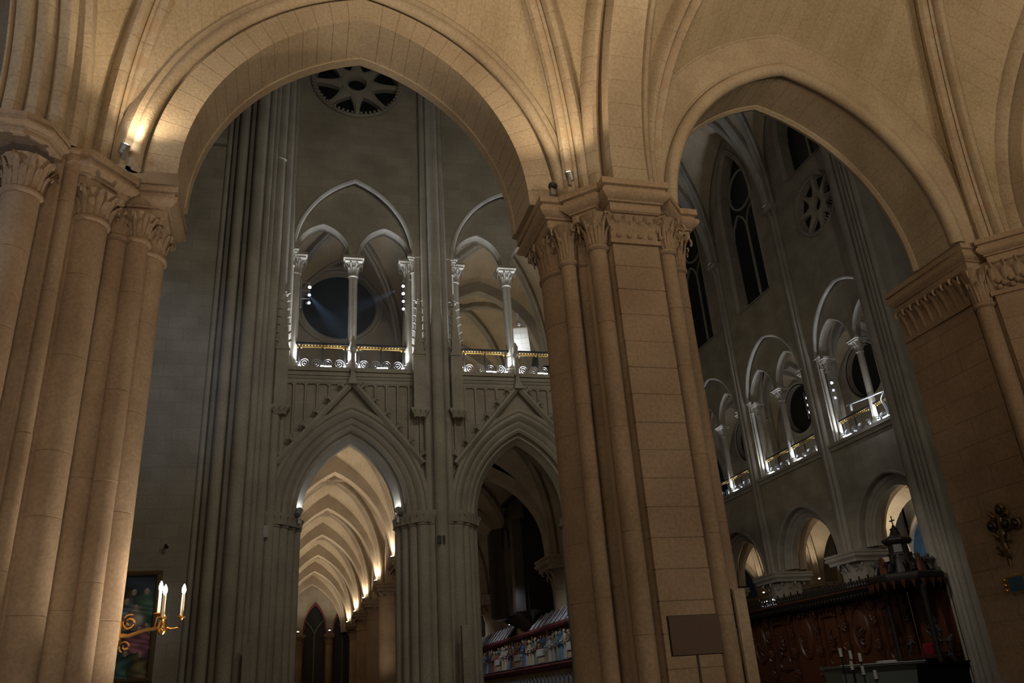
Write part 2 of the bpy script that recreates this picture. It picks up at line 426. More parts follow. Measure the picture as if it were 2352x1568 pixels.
# ------------------------------------------------------------------ left pier
t = thing('compound_pier', 'clustered pier of round shafts beside the brass candle bracket', 'pier', (-2.4, 9, 0))
obj('core', MB().prism([(-3.4, 8.3), (-2.6, 8.15), (-2.3, 8.75), (-1.98, 9.05), (-1.9, 9.9), (-3.4, 9.9)], 0, 7.0), 'stone_pier', t)
for c, r, dr, R in (((-1.90, 8.95), .125, .95, .25), ((-1.90, 9.36), .245, .9, .34), ((-2.13, 8.93), .14, 1.0, .2), ((-2.34, 8.60), .185, .8, .33),
                    ((-2.50, 8.22), .075, 1.3, .12), ((-2.62, 8.22), .06, 1.3, .1), ((-2.86, 8.02), .175, .9, .30), ((-3.2, 8.1), .10, 1.1, .2), ((-3.45, 8.2), .10, 1.1, .2)):
    zt = 7.38 if R < .15 else 6.72 if c[0] > -2.4 else 6.66
    shaft(t, c, r, 0, zt, dr, 20)
    if R > .15: capital(t, c, r, zt, ZA-.38, R, 9, 2, lw=.08)
abacus(t, rect(-2.4, -1.5, 8.77, 9.7), ZA, .95)
abacus(t, [(-2.56, 8.19), (-2.31, 8.18), (-1.91, 8.69), (-2.2, 9.1), (-2.56, 9.1)], ZA+.001, .95)
abacus(t, [(-3.2, 7.62), (-2.82, 7.62), (-2.60, 7.80), (-2.52, 8.1), (-2.6, 8.7), (-3.4, 8.7), (-3.4, 7.8)], ZA+.003, .55)
PL = t

# ------------------------------------------------------------------ right pier
t = thing('compound_pier', 'massive crossing pier with broad diagonal face and leafy frieze beside the gilded wall bracket', 'pier', (10.6, 9.3, 0))
obj('core', MB().prism([(9.80, 8.68), (9.88, 8.52), (10.65, 7.75), (12.4, 7.75), (12.4, 10.3), (9.80, 10.25)], 0, 7.1), 'stone_pier', t)
diag = lambda s, o=0: (9.79+s*.7071-o*.7071, 8.51-s*.7071-o*.7071)
a = obj('diagonal_face', MB().prism([diag(.06, -.008), diag(1.2, -.008), diag(1.2, -.25), diag(.06, -.25)], 0, 6.55), 'joint', t)
z = 0
while z < 6.5:
    zn = min(6.55, z+.34*random.uniform(.92, 1.08)); zn = 6.55 if 6.55-zn < .15 else zn
    cut = random.uniform(.35, .7)
    for s0, s1 in ((.03, cut), (cut, 1.2)):
        obj('stone_block', MB().prism([diag(s0+.003, 0), diag(s1-.003, 0), diag(s1-.003, -.2), diag(s0+.003, -.2)], z+.003, zn-.003), 'stone_pier', a, True)
    z = zn
# jamb of the arch (faces north-east side of the opening): coursed blocks
a = obj('jamb_face', MB().box(9.708, 9.82, 8.82, 10.25, 0, 6.55), 'joint', t)
z = 0
while z < 6.5:
    zn = min(6.55, z+.36*random.uniform(.92, 1.08)); zn = 6.55 if 6.55-zn < .15 else zn
    cut = random.uniform(9.3, 9.9)
    for y0, y1 in ((8.8, cut), (cut, 10.27)):
        obj('stone_block', MB().box(9.70, 9.80, y0+.003, y1-.003, z+.003, zn-.003), 'stone_pier', a, True)
    z = zn
shaft(t, (9.745, 8.66), .125, 0, 6.45, .9, 18)
capital(t, (9.745, 8.66), .125, 6.45, 7.0, .24, 8, 2)
fr = obj('frieze', MB().prism([diag(.0, .0), diag(1.2, .0), diag(1.2, -.3), diag(.0, -.3)], 6.55, 7.02), 'stone_pier', t)
obj('astragal', MB().prism([diag(-.02, .035), diag(1.2, .035), diag(1.2, -.1), diag(-.02, -.1)], 6.51, 6.575), 'stone_pier', t)
for i in range(7):
    s = .08+i*.165; p = diag(s, -.01)
    leaf(fr, (*p, 6.58), -3*pi/4, .44, .085, 'stone_pier', d=.30)
    for k in range(3):
        p = diag(s+.07+.05*cos(k*2.1), .035); obj('lobe', MB().ball((*p, 6.67+.06*sin(k*2.1)), .045, 8, 5), 'stone_pier', fr)
abacus(t, [diag(-.02, .14), diag(1.35, .14), diag(1.35, -.6), diag(-.02, -.6)], ZA, .92)
fr = obj('frieze', MB().box(9.69, 10.1, 8.8, 10.27, 6.55, 7.02), 'stone_pier', t)
obj('astragal', MB().box(9.66, 10.1, 8.8, 10.27, 6.51, 6.575), 'stone_pier', t)
for i in range(8): leaf(fr, (9.70, 8.90+i*.175, 6.58), pi, .44, .085, 'stone_pier', d=.30)
abacus(t, rect(9.50, 10.4, 8.50, 10.27), ZA-.003, .92)
PR = t

# ------------------------------------------------------------------ the two aisle-end arches
A1 = thing('pointed_arch', 'wide pointed arch of flat voussoirs opening onto the spoked wheel window and tribune', 'arch', (.65, 8.5, 7.4))
M1 = lambda x, v, z: (.65+x, 8.5+v, ZA+z)
a1, h1 = 2.13, 2.76
arch_pieces('voussoir', A1, 'stone', M1, a1, h1, rect(0, .36, 0, .72), 17, .008)
obj_b = arch_mould('backing', A1, 'joint', M1, a1, h1, rect(.006, .355, .006, .714), 16)
arch_mould('hollow_moulding', A1, 'stone', M1, a1, h1, [(.36, .06), (.36, .3), (.5, .3), (.5, .0), (.44, .04), (.40, .07)], 16)
arch_mould('roll_moulding', A1, 'stone', M1, a1, h1, circ(.475, -.02, .085, 10), 18)
arch_mould('outer_band', A1, 'stone', M1, a1, h1, [(.50, -.06), (.50, .35), (.74, .35), (.74, -.0), (.60, -.10)], 16)
arch_mould('rear_order', A1, 'stone', M1, a1, h1, [(-.02, .72), (-.02, .86), (.1, .92), (.1, 1.0), (.4, 1.0), (.4, .72)], 16)
A2 = thing('pointed_arch', 'pointed arch with thin ridge moulding opening onto the choir stalls', 'arch', (7.15, 8.5, 7.4))
M2 = lambda x, v, z: (7.17+x, 8.5+v, ZA+z)
a2, h2 = 2.25, 2.90
arch_pieces('voussoir', A2, 'stone', M2, a2, h2, rect(.05, .40, .14, .86), 17, .009)
arch_mould('backing', A2, 'joint', M2, a2, h2, rect(.056, .395, .146, .855), 16)
arch_mould('roll_moulding', A2, 'stone', M2, a2, h2, circ(.095, .06, .105, 10), 18)
arch_mould('face_band', A2, 'stone', M2, a2, h2, [(.20, .04), (.22, .3), (.72, .3), (.72, -.03), (.24, .0)], 18)
arch_mould('ridge_moulding', A2, 'stone', M2, a2, h2, circ(.69, -.03, .026, 6), 20)
arch_mould('rear_roll', A2, 'stone', M2, a2, h2, circ(.10, .92, .09, 8), 16)

# spandrel wall above both arches (seen from the transept it closes the aisles)
def strips(mb, M, u0, u1, z0, z1, ops, v0, v1, ns=14):
    """solid wall slab between u0..u1, z0..z1 with shaped openings; ops: (ua, ub, lo(u), hi(u)); v0 front, v1 back"""
    us = {u0, u1}
    for ua, ub, lo, hi in ops:
        for i in range(ns+1): us.add(max(u0, min(u1, ua+(ub-ua)*(.5-.5*cos(pi*i/ns)))))
    us = sorted(us); e = 1e-5
    us = [u for i, u in enumerate(us) if i == 0 or u-us[i-1] > 1e-6]
    for a, b in zip(us, us[1:]):
        m = (a+b)/2; act = sorted([o for o in ops if o[0] < m < o[1]], key=lambda o: o[2](m))
        ed = [(lambda u: z0, None)]
        segs = []; cur = lambda u: z0
        for o in act: segs.append((cur, o[2])); cur = o[3]
        segs.append((cur, lambda u: z1))
        for lo, hi in segs:
            la, lb, ha, hb = lo(a+e), lo(b-e), hi(a+e), hi(b-e)
            if max(ha-la, hb-lb) < 1e-4: continue
            vs = [M(a, v0, la), M(b, v0, lb), M(b, v0, hb), M(a, v0, ha), M(a, v1, la), M(b, v1, lb), M(b, v1, hb), M(a, v1, ha)]
            mb.add(vs, [(0, 1, 2, 3), (7, 6, 5, 4), (0, 4, 5, 1), (3, 2, 6, 7)])
    for o in ops:
        for u in (o[0], o[1]):
            if not (u0 < u < u1): continue
            s = e if u == o[0] else -e
            lo, hi = o[2](u+s), o[3](u+s)
            if hi-lo > 1e-3: mb.add([M(u, v0, lo), M(u, v1, lo), M(u, v1, hi), M(u, v0, hi)], [(0, 1, 2, 3)])
    return mb
def arch_op(c, a, zs, h, zb): return (c-a, c+a, lambda u: zb, lambda u: zs+arch_h(a, h, u-c))
def circ_op(c, zc, r): return (c-r, c+r, lambda u: zc-sqrt(max(0, r*r-(u-c)**2)), lambda u: zc+sqrt(max(0, r*r-(u-c)**2)))
wm = strips(MB(), lambda u, v, z: (u, 8.5+v, z), -14, 16, ZA, 30, [(-1.78, 3.08, lambda u: ZA, lambda u: ZA+arch_h(2.43, 3.05, u-.65)), (4.75, 9.55, lambda u: ZA, lambda u: ZA+arch_h(2.4, 3.2, u-7.15))], .36, .8)
struct('wall_west', wm, 'wall_x')

# ------------------------------------------------------------------ near vaults
YK = 5.08; ST, RI = .30, 4.2
RF = 2*YK-8.15
PROFV = sc(RIB, 1.05)
fxl = [(2*YK-8.45, 2.73, 3.38, ZA), (8.45, 2.73, 3.38, ZA)]
FY = (3.23, 3.72, ZA+.25)
cl = vault_bay(-2.1, 3.33, 2*YK-8.3, 8.22, ZA, ST, RI, fxl, [(-2.55, *FY), (3.52, *FY)], PROFV, (.65, YK), corners={(0, 1): (-2.15, 8.48)}, pieces={(0, 1), (1, 1)}, nrib=14)
cr = vault_bay(4.56, 9.80, 2*YK-8.3, 8.22, ZA, ST, RI, [(2*YK-8.5, 2.95, 3.62, ZA), (8.5, 2.95, 3.62, ZA)], [(4.37, *FY), (10.35, *FY)], PROFV, (7.17, YK), corners={(1, 1): (9.90, 8.27)}, pieces={(0, 1), (1, 1)}, nrib=14)
YPROF = [(.62, -.46), (.30, -.46), (.22, -.44), (.16, -.39), (.15, -.34), (.19, -.30), (.36, -.275), (.30, -.25), (.06, -.245), (.0, -.235), (.0, .235), (.06, .245), (.30, .25), (.36, .275), (.19, .30), (.15, .34), (.16, .39), (.22, .44), (.30, .46), (.62, .46)]
def yarch(x, label, y1=7.86, h=3.25, prof=YPROF):
    A = thing('transverse_arch', label, 'arch', (x, YK, ZA)); a = y1-YK
    M = lambda u, v, z: (x+v, YK-u, ZA+.25+z)
    core = arch_mould('backing', A, 'joint', M, a, h, [(u+.006 if u < .5 else u, v*.985) for u, v in prof], 16, legs=.25)
    L = 15
    for side in (-1, 1):
        obj('voussoir', MB().loft([[M(side*(a+u), v, -.25) for u, v in prof], [M(side*(a+u), v, -.004) for u, v in prof]]), 'stone', A)
        for i in range(L):
            t0, t1 = i/L+.0004, (i+1)/L-.0004
            obj('voussoir', MB().loft([arch_ring(M, a, h, prof, t0+(t1-t0)*k/2, side) for k in range(3)]), 'stone', A)
    return A
yarch(3.945, 'broad moulded arch springing from the tall coursed pier and dividing the two aisle vaults')
LP = [(.62, -.24), (.1, -.24), (.0, -.22), (.0, -.20)] + [(.06-.07*sin(b), -.10-.08*cos(b)) for b in (0, .8, 1.57, 2.3, 3.1)] + [(.13, -.01)] + [(.15-.07*sin(b), .08-.08*cos(b)) for b in (0, .8, 1.57, 2.3, 3.1)] + [(.24, .18)] + [(.26-.07*sin(b), .27-.08*cos(b)) for b in (0, .8, 1.57, 2.3, 3.1)] + [(.36, .37), (.33, .44), (.38, .50), (.62, .50)]
yarch(-2.98, 'moulded side arch rising from the clustered pier beside the brass candle bracket', 7.78, prof=LP)
yarch(10.78, 'moulded arcade arch rising from the pier with the leafy frieze', 8.05)
struct('wall_south', strips(MB(), lambda u, v, z: (10.78+v, u, z), -3, 8.4, ZA, 14, [arch_op(YK, 3.0, ZA+.25, 3.6, ZA)], -.2, .3), 'wall_y')
struct('wall_north', strips(MB(), lambda u, v, z: (-3.0-v, u, z), -3, 8.4, ZA, 14, [arch_op(YK, 3.1, ZA+.25, 3.6, ZA)], -.2, .3), 'wall_y')
# rear piers of the same bays (behind the camera, they carry the vault)
rear = dup(pier_mid, (CX, 2*YK-CY, 0), pi, 'compound pier carrying the rear end of the two aisle vaults')
for x, lb in ((-3.2, 'plain pier at the rear end of the side arch with the candle bracket'), (10.95, 'plain pier at the rear end of the leafy frieze arcade')):
    q = thing('rear_pier', lb, 'pier', (x, 1.3, 0))
    obj('shaft', MB().prism(ngon((x, 1.3), .95, 8, pi/8), 0, 6.9), 'stone_pier', q); abacus(q, ngon((x, 1.3), 1.25, 8, pi/8), ZA)
# outer chapel wall beyond the side arch
struct('wall_north', MB().box(-9.2, -8.8, -4, 22, 0, 18), 'wall_y')
column('thin wall colonnette with small leaf capital past the moulded side arch', (-3.36, 8.58), .07, 0, 8.85, .13, 9.25, nleaf=7, base=False)
lamp('SPOT', (-6.5, 4.2, 5.5), 130, (.82, .88, 1), .2, (-3.3, 8.4, 7.8), 70, .9)
qq = thing('chapel_lamp', 'pale floor projector standing in the chapel beyond the side arch', 'lamp', (-6.6, 4.1, 0))
obj('pole', MB().tube([(-6.6, 4.1, 0), (-6.6, 4.1, 5.35)], .03, 8), 'grey', qq); obj('head', MB().lathe([(.06, 5.3), (.09, 5.35), (.1, 5.48), (.08, 5.5)], (-6.6, 4.1), 12), 'grey', qq)
# ------------------------------------------------------------------ uplights on the near capitals
def uplight(loc, aim, power, label, col=WARM, cone=120, lens='lens', s=1., group=None, light=True):
    d = (Vector(aim)-Vector(loc)).normalized(); q = d.to_track_quat('Z', 'Y').to_matrix().to_4x4()
    t = thing('uplight', label, 'lamp', tuple(Vector(loc)-Vector((0, 0, .06*s))), group)
    M = Matrix.Translation(loc) @ q
    b = MB().lathe([(.03*s, -.12*s), (.045*s, -.11*s), (.055*s, 0), (.05*s, 0), (.045*s, -.015*s)], n=12); b.v = [tuple(M @ Vector(v)) for v in b.v]
    obj('housing', b, 'grey', t)
    b = MB().lathe([(.045*s, -.012*s), (.047*s, -.004*s), (.02*s, .012*s)], n=12); b.v = [tuple(M @ Vector(v)) for v in b.v]
    obj('lens', b, lens, t)
    obj('bracket', MB().box(loc[0]-.02*s, loc[0]+.02*s, loc[1]-.02*s, loc[1]+.02*s, loc[2]-.2*s, loc[2]-.08*s), 'grey', t)
    if light: lamp('SPOT', tuple(Vector(loc)+d*.05), power, col, .05, aim, cone, .8)
    return t
uplight((3.16, 7.98, 7.58), (2.3, 7.0, 10.5), 62, 'small bright uplight on the tall coursed pier beside the round camera', cone=130)
uplight((-2.02, 8.28, 7.58), (-.9, 7.2, 10.5), 62, 'small bright uplight on the clustered pier capital at the arch springing', cone=130)
for x, y, ax, lb in ((3.2, 2.15, 1.5, 'added unseen uplight on the rear compound pier towards the candle bracket side'), (4.7, 2.15, 6.2, 'added unseen uplight on the rear compound pier towards the choir side'), (-2.2, 1.9, 0, 'added unseen uplight on the rear pier of the side arch'), (9.8, 1.9, 8.3, 'added unseen uplight on the rear pier of the leafy frieze arcade')):
    uplight((x, y, 7.58), (ax, 4.5, 11), 150, lb, cone=150)  # unseen uplights added on the rear piers to brighten the vault
# ------------------------------------------------------------------ chandeliers added unseen behind the viewer as fill light for the near piers
def fill_chandelier(c, power, label):
    t = thing('fill_chandelier', label, 'fill_chandelier', c)
    x, y, z = c
    obj('ring', MB().loft([[(x+(.55+.03*cos(b))*cos(2*pi*k/24), y+(.55+.03*cos(b))*sin(2*pi*k/24), z+.03*sin(b)) for b in (0, 1.57, 3.14, 4.71)] for k in range(25)], False), 'brass', t)
    obj('chain', MB().tube([(x, y, z+.9), (x, y, z+6)], .015), 'brass', t)
    for k in range(8):
        a = 2*pi*k/8; p = (x+.55*cos(a), y+.55*sin(a))
        obj('stay', MB().tube([(p[0], p[1], z), (x, y, z+.9)], .008, 5), 'brass', t)
        cd = obj('candle', MB().lathe([(.018, z+.03), (.018, z+.2), (.004, z+.21)], p, 8), 'wax', t)
        obj('bulb', MB().ball((p[0], p[1], z+.24), .022, 8, 6, 1.8), 'flame', cd)
    lamp('POINT', (x, y, z+.35), power, WARM2, .5)
fill_chandelier((-.6, -2.6, 4.6), 205, 'added unseen fill light on a brass ring hanging in the aisle of the brass candle bracket')
fill_chandelier((8.4, -2.4, 4.6), 360, 'added unseen fill light on a brass ring hanging in the aisle of the leafy frieze pier')

# ------------------------------------------------------------------ transept east wall
YE = 22.0
ME = lambda u, v, z: (u, YE+v, z)           # v > 0 goes into the wall
ZS = 10.45; ZC = 14.25
BE = [1.44, 6.28]                            # bay centres
HA = 1.84                                    # half width of the tribune recess
def hoodz(c): return arch_op(c, HA, ZC, 2.72, ZS)
ops = [arch_op(c, 1.84, 6.3, 2.72, 0) for c in BE] + [hoodz(c) for c in BE] + [circ_op(c, 20.95, 1.36) for c in BE]
struct('wall_east', strips(MB(), ME, -9, 9.6, 0, 33, ops, 0, .9), 'wall_x')
# recessed tympanum with twin openings in each bay
def tympanum(i, M, c, half_w, ho, wallmat, name):
    q = half_w/2+.02; sa = half_w/2-.13
    mb = strips(MB(), M, c-half_w-.05, c+half_w+.05, ZC, ZC+ho, [(c-q-sa, c-q+sa, lambda u: ZC, lambda u: ZC+arch_h(sa, sa*1.32, u-c+q)), (c+q-sa, c+q+sa, lambda u: ZC, lambda u: ZC+arch_h(sa, sa*1.32, u-c-q))], .22, .52)
    return struct(name, mb, wallmat), q, sa
def roundel(n, M, c, zc, r, spokes, depth=.3):
    """spoked wheel window with toothed rim"""
    w = obj('window_%d' % n, MB().loft([[M(c+(r+k)*cos(2*pi*i/48), v, zc+(r+k)*sin(2*pi*i/48)) for i in range(48)] for k, v in ((.16, -.02), (.15, -.09), (.08, -.10), (.02, -.04), (0, .1), (-.03, depth))], False), 'stone_tr'); w['kind'] = 'structure'
    tb = MB()
    for i in range(60):
        a = 2*pi*i/60; m = (c+(r+.07)*cos(a), zc+(r+.07)*sin(a)); tb.box(-1, -1, -1, -1, -1, -1) if False else None
        ca, sa_ = cos(a), sin(a); pts = []
        for rr, tt, v in ((-.05, -.03, -.16), (.05, -.03, -.16), (.05, .03, -.16), (-.05, .03, -.16), (-.05, -.03, -.06), (.05, -.03, -.06), (.05, .03, -.06), (-.05, .03, -.06)):
            pts.append(M(m[0]+rr*ca-tt*sa_, v, m[1]+rr*sa_+tt*ca))
        tb.add(pts, [(3, 2, 1, 0), (4, 5, 6, 7), (0, 1, 5, 4), (1, 2, 6, 5), (2, 3, 7, 6), (3, 0, 4, 7)])
    stuff(obj('tooth_ornament', tb, 'stone_tr', w))
    obj('hub', MB().loft([[M(c+k*cos(2*pi*i/24), v, zc+k*sin(2*pi*i/24)) for i in range(24)] for k, v in ((.30, depth), (.30, .1), (.34, .04), (.50, .04), (.54, .1), (.54, depth))], False), 'stone_tr', w)
    for s in range(spokes):
        a = 2*pi*s/spokes+.02
        rings = []
        for k in range(7):
            f = k/6; rr = .48+(r+.02-.48)*f; hw = .085+.17*(1-f)**3+.05*max(0, f-.75)*4*.6
            rings.append([M(c+rr*cos(a)-dd*sin(a), v, zc+rr*sin(a)+dd*cos(a)) for dd, v in ((-hw, .12), (-hw*.4, .05), (hw*.4, .05), (hw, .12), (hw, depth), (-hw, depth))])
        obj('spoke', MB().loft(rings), 'stone_tr', w)
    obj('pane', MB().loft([[M(c+k*cos(2*pi*i/32), depth+.02, zc+k*sin(2*pi*i/32)) for i in range(32)] for k in (r+.02, .01)], False), 'night', w)
    return w
roundel(1, ME, BE[0], 20.95, 1.36, 8)
roundel(2, ME, BE[1], 20.95, 1.36, 8)

def tri_column(label, group, z0=ZS+.08, r=.135):
    """slim tribune column at the origin of its own frame"""
    t = thing('tribune_column', label, 'column', (0, 0, 0), group)
    z1 = ZC-.58
    obj('base', MB().lathe([(.24, z0), (.24, z0+.12), (.22, z0+.15), (.16, z0+.18), (.18, z0+.23), (r, z0+.26)], n=16), 'stone_tr', t)
    shaft(t, (0, 0), r, z0+.24, z1, 0, 18, 'stone_tr')
    b = capital(t, (0, 0), r, z1, ZC-.17, .29, 8, 2, 'stone_tr', lw=.10)
    abacus(t, rect(-.31, .31, -.31, .31), ZC, .4, 'stone_tr')
    return t
def place(root, first, x, y, rz, label, group=None, scale=None):
    if first: root.location = (x, y, 0); root.rotation_euler = (0, 0, rz); root['label'] = label; root['group'] = group; return root
    return dup(root, (x, y, 0), rz, label, scale, group)
def balustrade(label, L=1.42):
    """forged railing panel centred on its own origin, along x"""
    t = thing('railing', label, 'railing', (0, 0, 0)); z0 = ZS+.06; H = .86; x0, x1 = -L/2, L/2
    obj('top_rail', MB().box(x0-.05, x1+.05, -.045, .045, z0+H-.06, z0+H), 'iron', t)
    g = obj('gilt_frieze', MB().box(x0, x1, -.012, .012, z0+H-.115, z0+H-.06), 'old_gilt', t)
    for k in range(int(L/.09)):
        x = x0+.05+k*.09; o = obj('rosette', MB().ball((x, -.018, z0+H-.08), .028, 6, 4), 'gold', g)
    obj('lower_bar', MB().box(x0, x1, -.015, .015, z0+H-.15, z0+H-.13), 'gold', t)
    obj('bottom_rail', MB().box(x0-.05, x1+.05, -.025, .025, z0+.03, z0+.065), 'iron', t)
    for x in (x0+.06, 0, x1-.06):
        p = obj('post', MB().box(x-.017, x+.017, -.017, .017, z0-.04, z0+H-.13), 'iron', t)
        [obj('gilt_bracket', MB().ball((x+e, -.02, z0+H-.17), .028, 6, 4), 'gold', p) for e in (-.05, .05)]
        obj('knob', MB().ball((x, 0, z0-.03), .035, 8, 6), 'iron', p)
    q = (L-.12)/2
    for cxx in (x0+.06+q*.26, x0+.06+q*.74, q*.26, q*.74):
        pts = []; sg = 1 if (cxx-x0-.06) % q < q/2 else -1
        for k in range(44):
            a = k/43*4.4*pi; rr = q*.235*(1-.88*k/43)
            pts.append((cxx-sg*rr*cos(a-pi*.35), 0, z0+.065+q*.245+rr*sin(a-pi*.35)))
        obj('scroll', MB().tube(pts, .0105, 5), 'scrollwork', t)
    return t
col0 = tri_column('x', None); rail0 = balustrade('x')
first = True; rfirst = True
bn = ['bay of the round night window', 'bay of the hanging panel lamp']
WN = 2
for i, c in enumerate(BE):
    ty, q, sa = tympanum(i, ME, c, HA, 2.9, 'wall_x', 'wall_east')
    A = thing('tribune_arch', 'recessed tribune arch with twin openings, ' + bn[i], 'arch', (c, YE, ZC))
    arch_mould('hood_roll', A, 'stone_tr', lambda x, v, z: (c+x, YE+v, ZC+z), HA, 2.72, circ(-.02, .02, .085, 8), 16)
    for s in (-1, 1):
        arch_mould('twin_arch_moulding', A, 'stone_tr', lambda x, v, z: (c+s*q+x, YE+v, ZC+z), sa, sa*1.32, [(-.03, .34), (-.01, .52), (.08, .54), (.08, .18), (.05, .16), (.01, .18), (.01, .24), (-.03, .27)], 12)
    for k, u in enumerate((-1.69, 0, 1.69)):
        place(col0, first, c+u, YE+.38, 0, 'slim tribune column %s, %s' % (('nearest the blank flank wall', 'with central leaf capital between twin openings', 'nearest the gabled pier shafts')[k] if i == 0 else ('beside the pinnacle shafts', 'with central leaf capital between twin openings', 'nearest the crossing')[k], bn[i]), 'tribune columns of the transept wall')
        first = False
    for k, u in enumerate((-1.90, 1.90)):
        s = thing('nook_shaft', 'thin nook shaft %s, %s' % (('on the left jamb', 'on the right jamb')[k], bn[i]), 'column', (c+u*.965, YE+.16, ZS))
        cc = (c+u*.965, YE+.16)
        shaft(s, cc, .075, ZS, ZC-.42, 0, 12, 'stone_tr'); capital(s, cc, .075, ZC-.42, ZC-.02, .17, 6, 2, 'stone_tr'); abacus(s, rect(cc[0]-.2, cc[0]+.2, cc[1]-.2, cc[1]+.2), ZC+.12, .4, 'stone_tr')
    for k, u in enumerate((-.845, .845)):
        place(rail0, rfirst, c+u, YE+.30, 0, 'scrolled iron railing with gilt frieze, %s opening, %s' % (('first', 'second')[k], bn[i])); rfirst = False
    # lamps at the foot of the openings
    for k, u in enumerate((-.75, .85)):
        p = (c+u, YE+.02, ZS+.045)
        t = thing('floodlight', 'bright white floodlight on the tribune sill, %s opening, %s' % (('first', 'second')[k], bn[i]), 'lamp', p)
        obj('housing', MB().box(p[0]-.17, p[0]+.17, YE-.07, YE+.09, ZS, ZS+.05), 'grey', t)
        obj('lens', MB().box(p[0]-.15, p[0]+.15, YE-.075, YE+.07, ZS+.05, ZS+.062).box(p[0]-.15, p[0]+.15, YE-.078, YE-.07, ZS+.012, ZS+.045), 'lens_cool', t)
        for e in (-.58, .58): lamp('SPOT', (c+(-.845, .845)[k]+e, YE+.26, ZS+.10), 330, COOL, .05, (c+(-.845, .845)[k]+e*1.35, YE+.42, ZS+3), 90, .8)
    # sill cornice
    o = struct('trim_%d' % (i+1), MB().box(c-2.2, c+2.2, YE-.16, YE+.9, ZS-.12, ZS), 'stone_tr')
    obj('fascia', MB().box(c-2.2, c+2.2, YE-.10, YE, ZS-.24, ZS-.12), 'stone_tr', o)
    obj('lower_roll', MB().loft([[(x, YE-.05+.06*cos(b), ZS-.30+.06*sin(b)) for b in [k*pi/4 for k in range(8)]] for x in (c-2.2, c+2.2)]), 'stone_tr', o)
    # lower arch: three moulded orders on clustered jambs
    A = thing('gabled_arch', ('gabled arch opening onto the lit row of vaults', 'gabled arch opening onto the dark organ case and painted screen')[i], 'arch', (c, YE, 0))
    ML = lambda x, v, z: (c+x, YE+v, 6.3+z)
    a, h = 1.29, 2.12
    arch_mould('inner_order', A, 'stone_tr', ML, a, h, [(0, .42), (-.03, .48), (0, .54), (0, .9), (.32, .9), (.32, .18), (.24, .16), (.20, .24), (.12, .22), (.08, .32)], 14)
    arch_mould('middle_order', A, 'stone_tr', ML, a, h, [(.24, .16), (.22, .08), (.28, .02), (.34, .06), (.40, -.02), (.46, -.05), (.52, 0), (.56, .3), (.32, .3)], 14)
    arch_mould('outer_order', A, 'stone_tr', ML, a, h, [(.50, .02), (.56, -.10), (.64, -.16), (.72, -.12), (.76, -.17), (.86, -.18), (.88, -.06), (.86, .1), (.55, .1)], 14)
    for s in (-1, 1):
        for k, (u, v, r) in enumerate(((.10, .62, .13), (.26, .36, .14), (.44, .12, .15), (.66, -.04, .17), (.92, -.10, .16))):
            x = c+s*(a+u); jb = shaft(A, (x, YE+v), r, 0, 6.02, 0, 12, 'stone_tr', name='jamb_shaft')
        obj('jamb_core', MB().prism([(c+s*(a+u), YE+v) for u, v in ((.02, .9), (.04, .68), (.20, .44), (.36, .22), (.52, .04), (.60, -.02), (.60, .9))], 0, 6.1), 'stone_tr', A)
        cb = obj('capital_band', MB().loft([[(c+s*(a+u+k*.9), YE+v-k, z) for u, v in ((-.06, .9), (-.04, .50), (.10, .22), (.28, .02), (.48, -.20), (.78, -.28), (1.08, -.24), (1.08, .9))] for k, z in ((0, 6.02), (.03, 6.12), (.08, 6.22), (.08, 6.32))]), 'stone_tr', A)
        for k in range(9):
            f = k/8; pts = [(-.05, .6), (-.04, .45), (.03, .30), (.12, .18), (.22, .06), (.34, -.06), (.48, -.18), (.64, -.24), (.84, -.26)]
            u, v = pts[k]; leaf(cb, (c+s*(a+u), YE+v+.02, 6.03), atan if False else (-pi/2-s*.6 if k < 6 else -pi/2), .22, .06, 'stone_tr', d=.16)
    # gable with crockets and finial
    gz, gb, gw = 10.02, 7.66, 1.98
    for s in (-1, 1):
        d = Vector((-s*gw, gz-gb)).normalized(); nn = Vector((s*(gz-gb), gw)).normalized()
        p0 = Vector((c+s*gw, gb)); p1 = Vector((c, gz))
        R = lambda p, w, v: (p.x+nn.x*w, YE+v, p.y+nn.y*w)
        rk = obj('gable_moulding', MB().loft([[R(p, w, v) for w, v in ((-.10, -.05), (-.10, -.18), (-.02, -.27), (.05, -.25), (.07, -.10), (.07, .02), (-.10, .02))] for p in (p0, p1)]), 'stone_tr', A)
        for k in range(6):
            f = (k+.45)/6; p = p0.lerp(p1, f); pos = (p.x+nn.x*.06, YE-.16, p.y+nn.y*.06)
            bb = MB().tube([pos, (pos[0]+nn.x*.10, pos[1]-.02, pos[2]+nn.y*.08), (pos[0]+nn.x*.16, pos[1]-.03, pos[2]+nn.y*.13+.03), (pos[0]+nn.x*.20-d.x*-.03, pos[1]-.02, pos[2]+nn.y*.14)], [.055, .045, .06, .03], 6)
            for e in (-1, 1): bb.ball((pos[0]+nn.x*.16+d.x*e*.06, pos[1]-.04, pos[2]+nn.y*.14+d.y*e*.06), .042, 6, 4)
            obj('crocket', bb, 'stone_tr', rk)
    gf = obj('gable_field', MB().add([(c-gw, YE-.04, gb), (c+gw, YE-.04, gb), (c, YE-.04, gz), (c-gw, YE+.02, gb), (c+gw, YE+.02, gb), (c, YE+.02, gz)], [(0, 1, 2), (0, 3, 4, 1), (1, 4, 5, 2), (2, 5, 3, 0)]), 'stone_tr', None)
    bpy.data.objects.remove(gf)
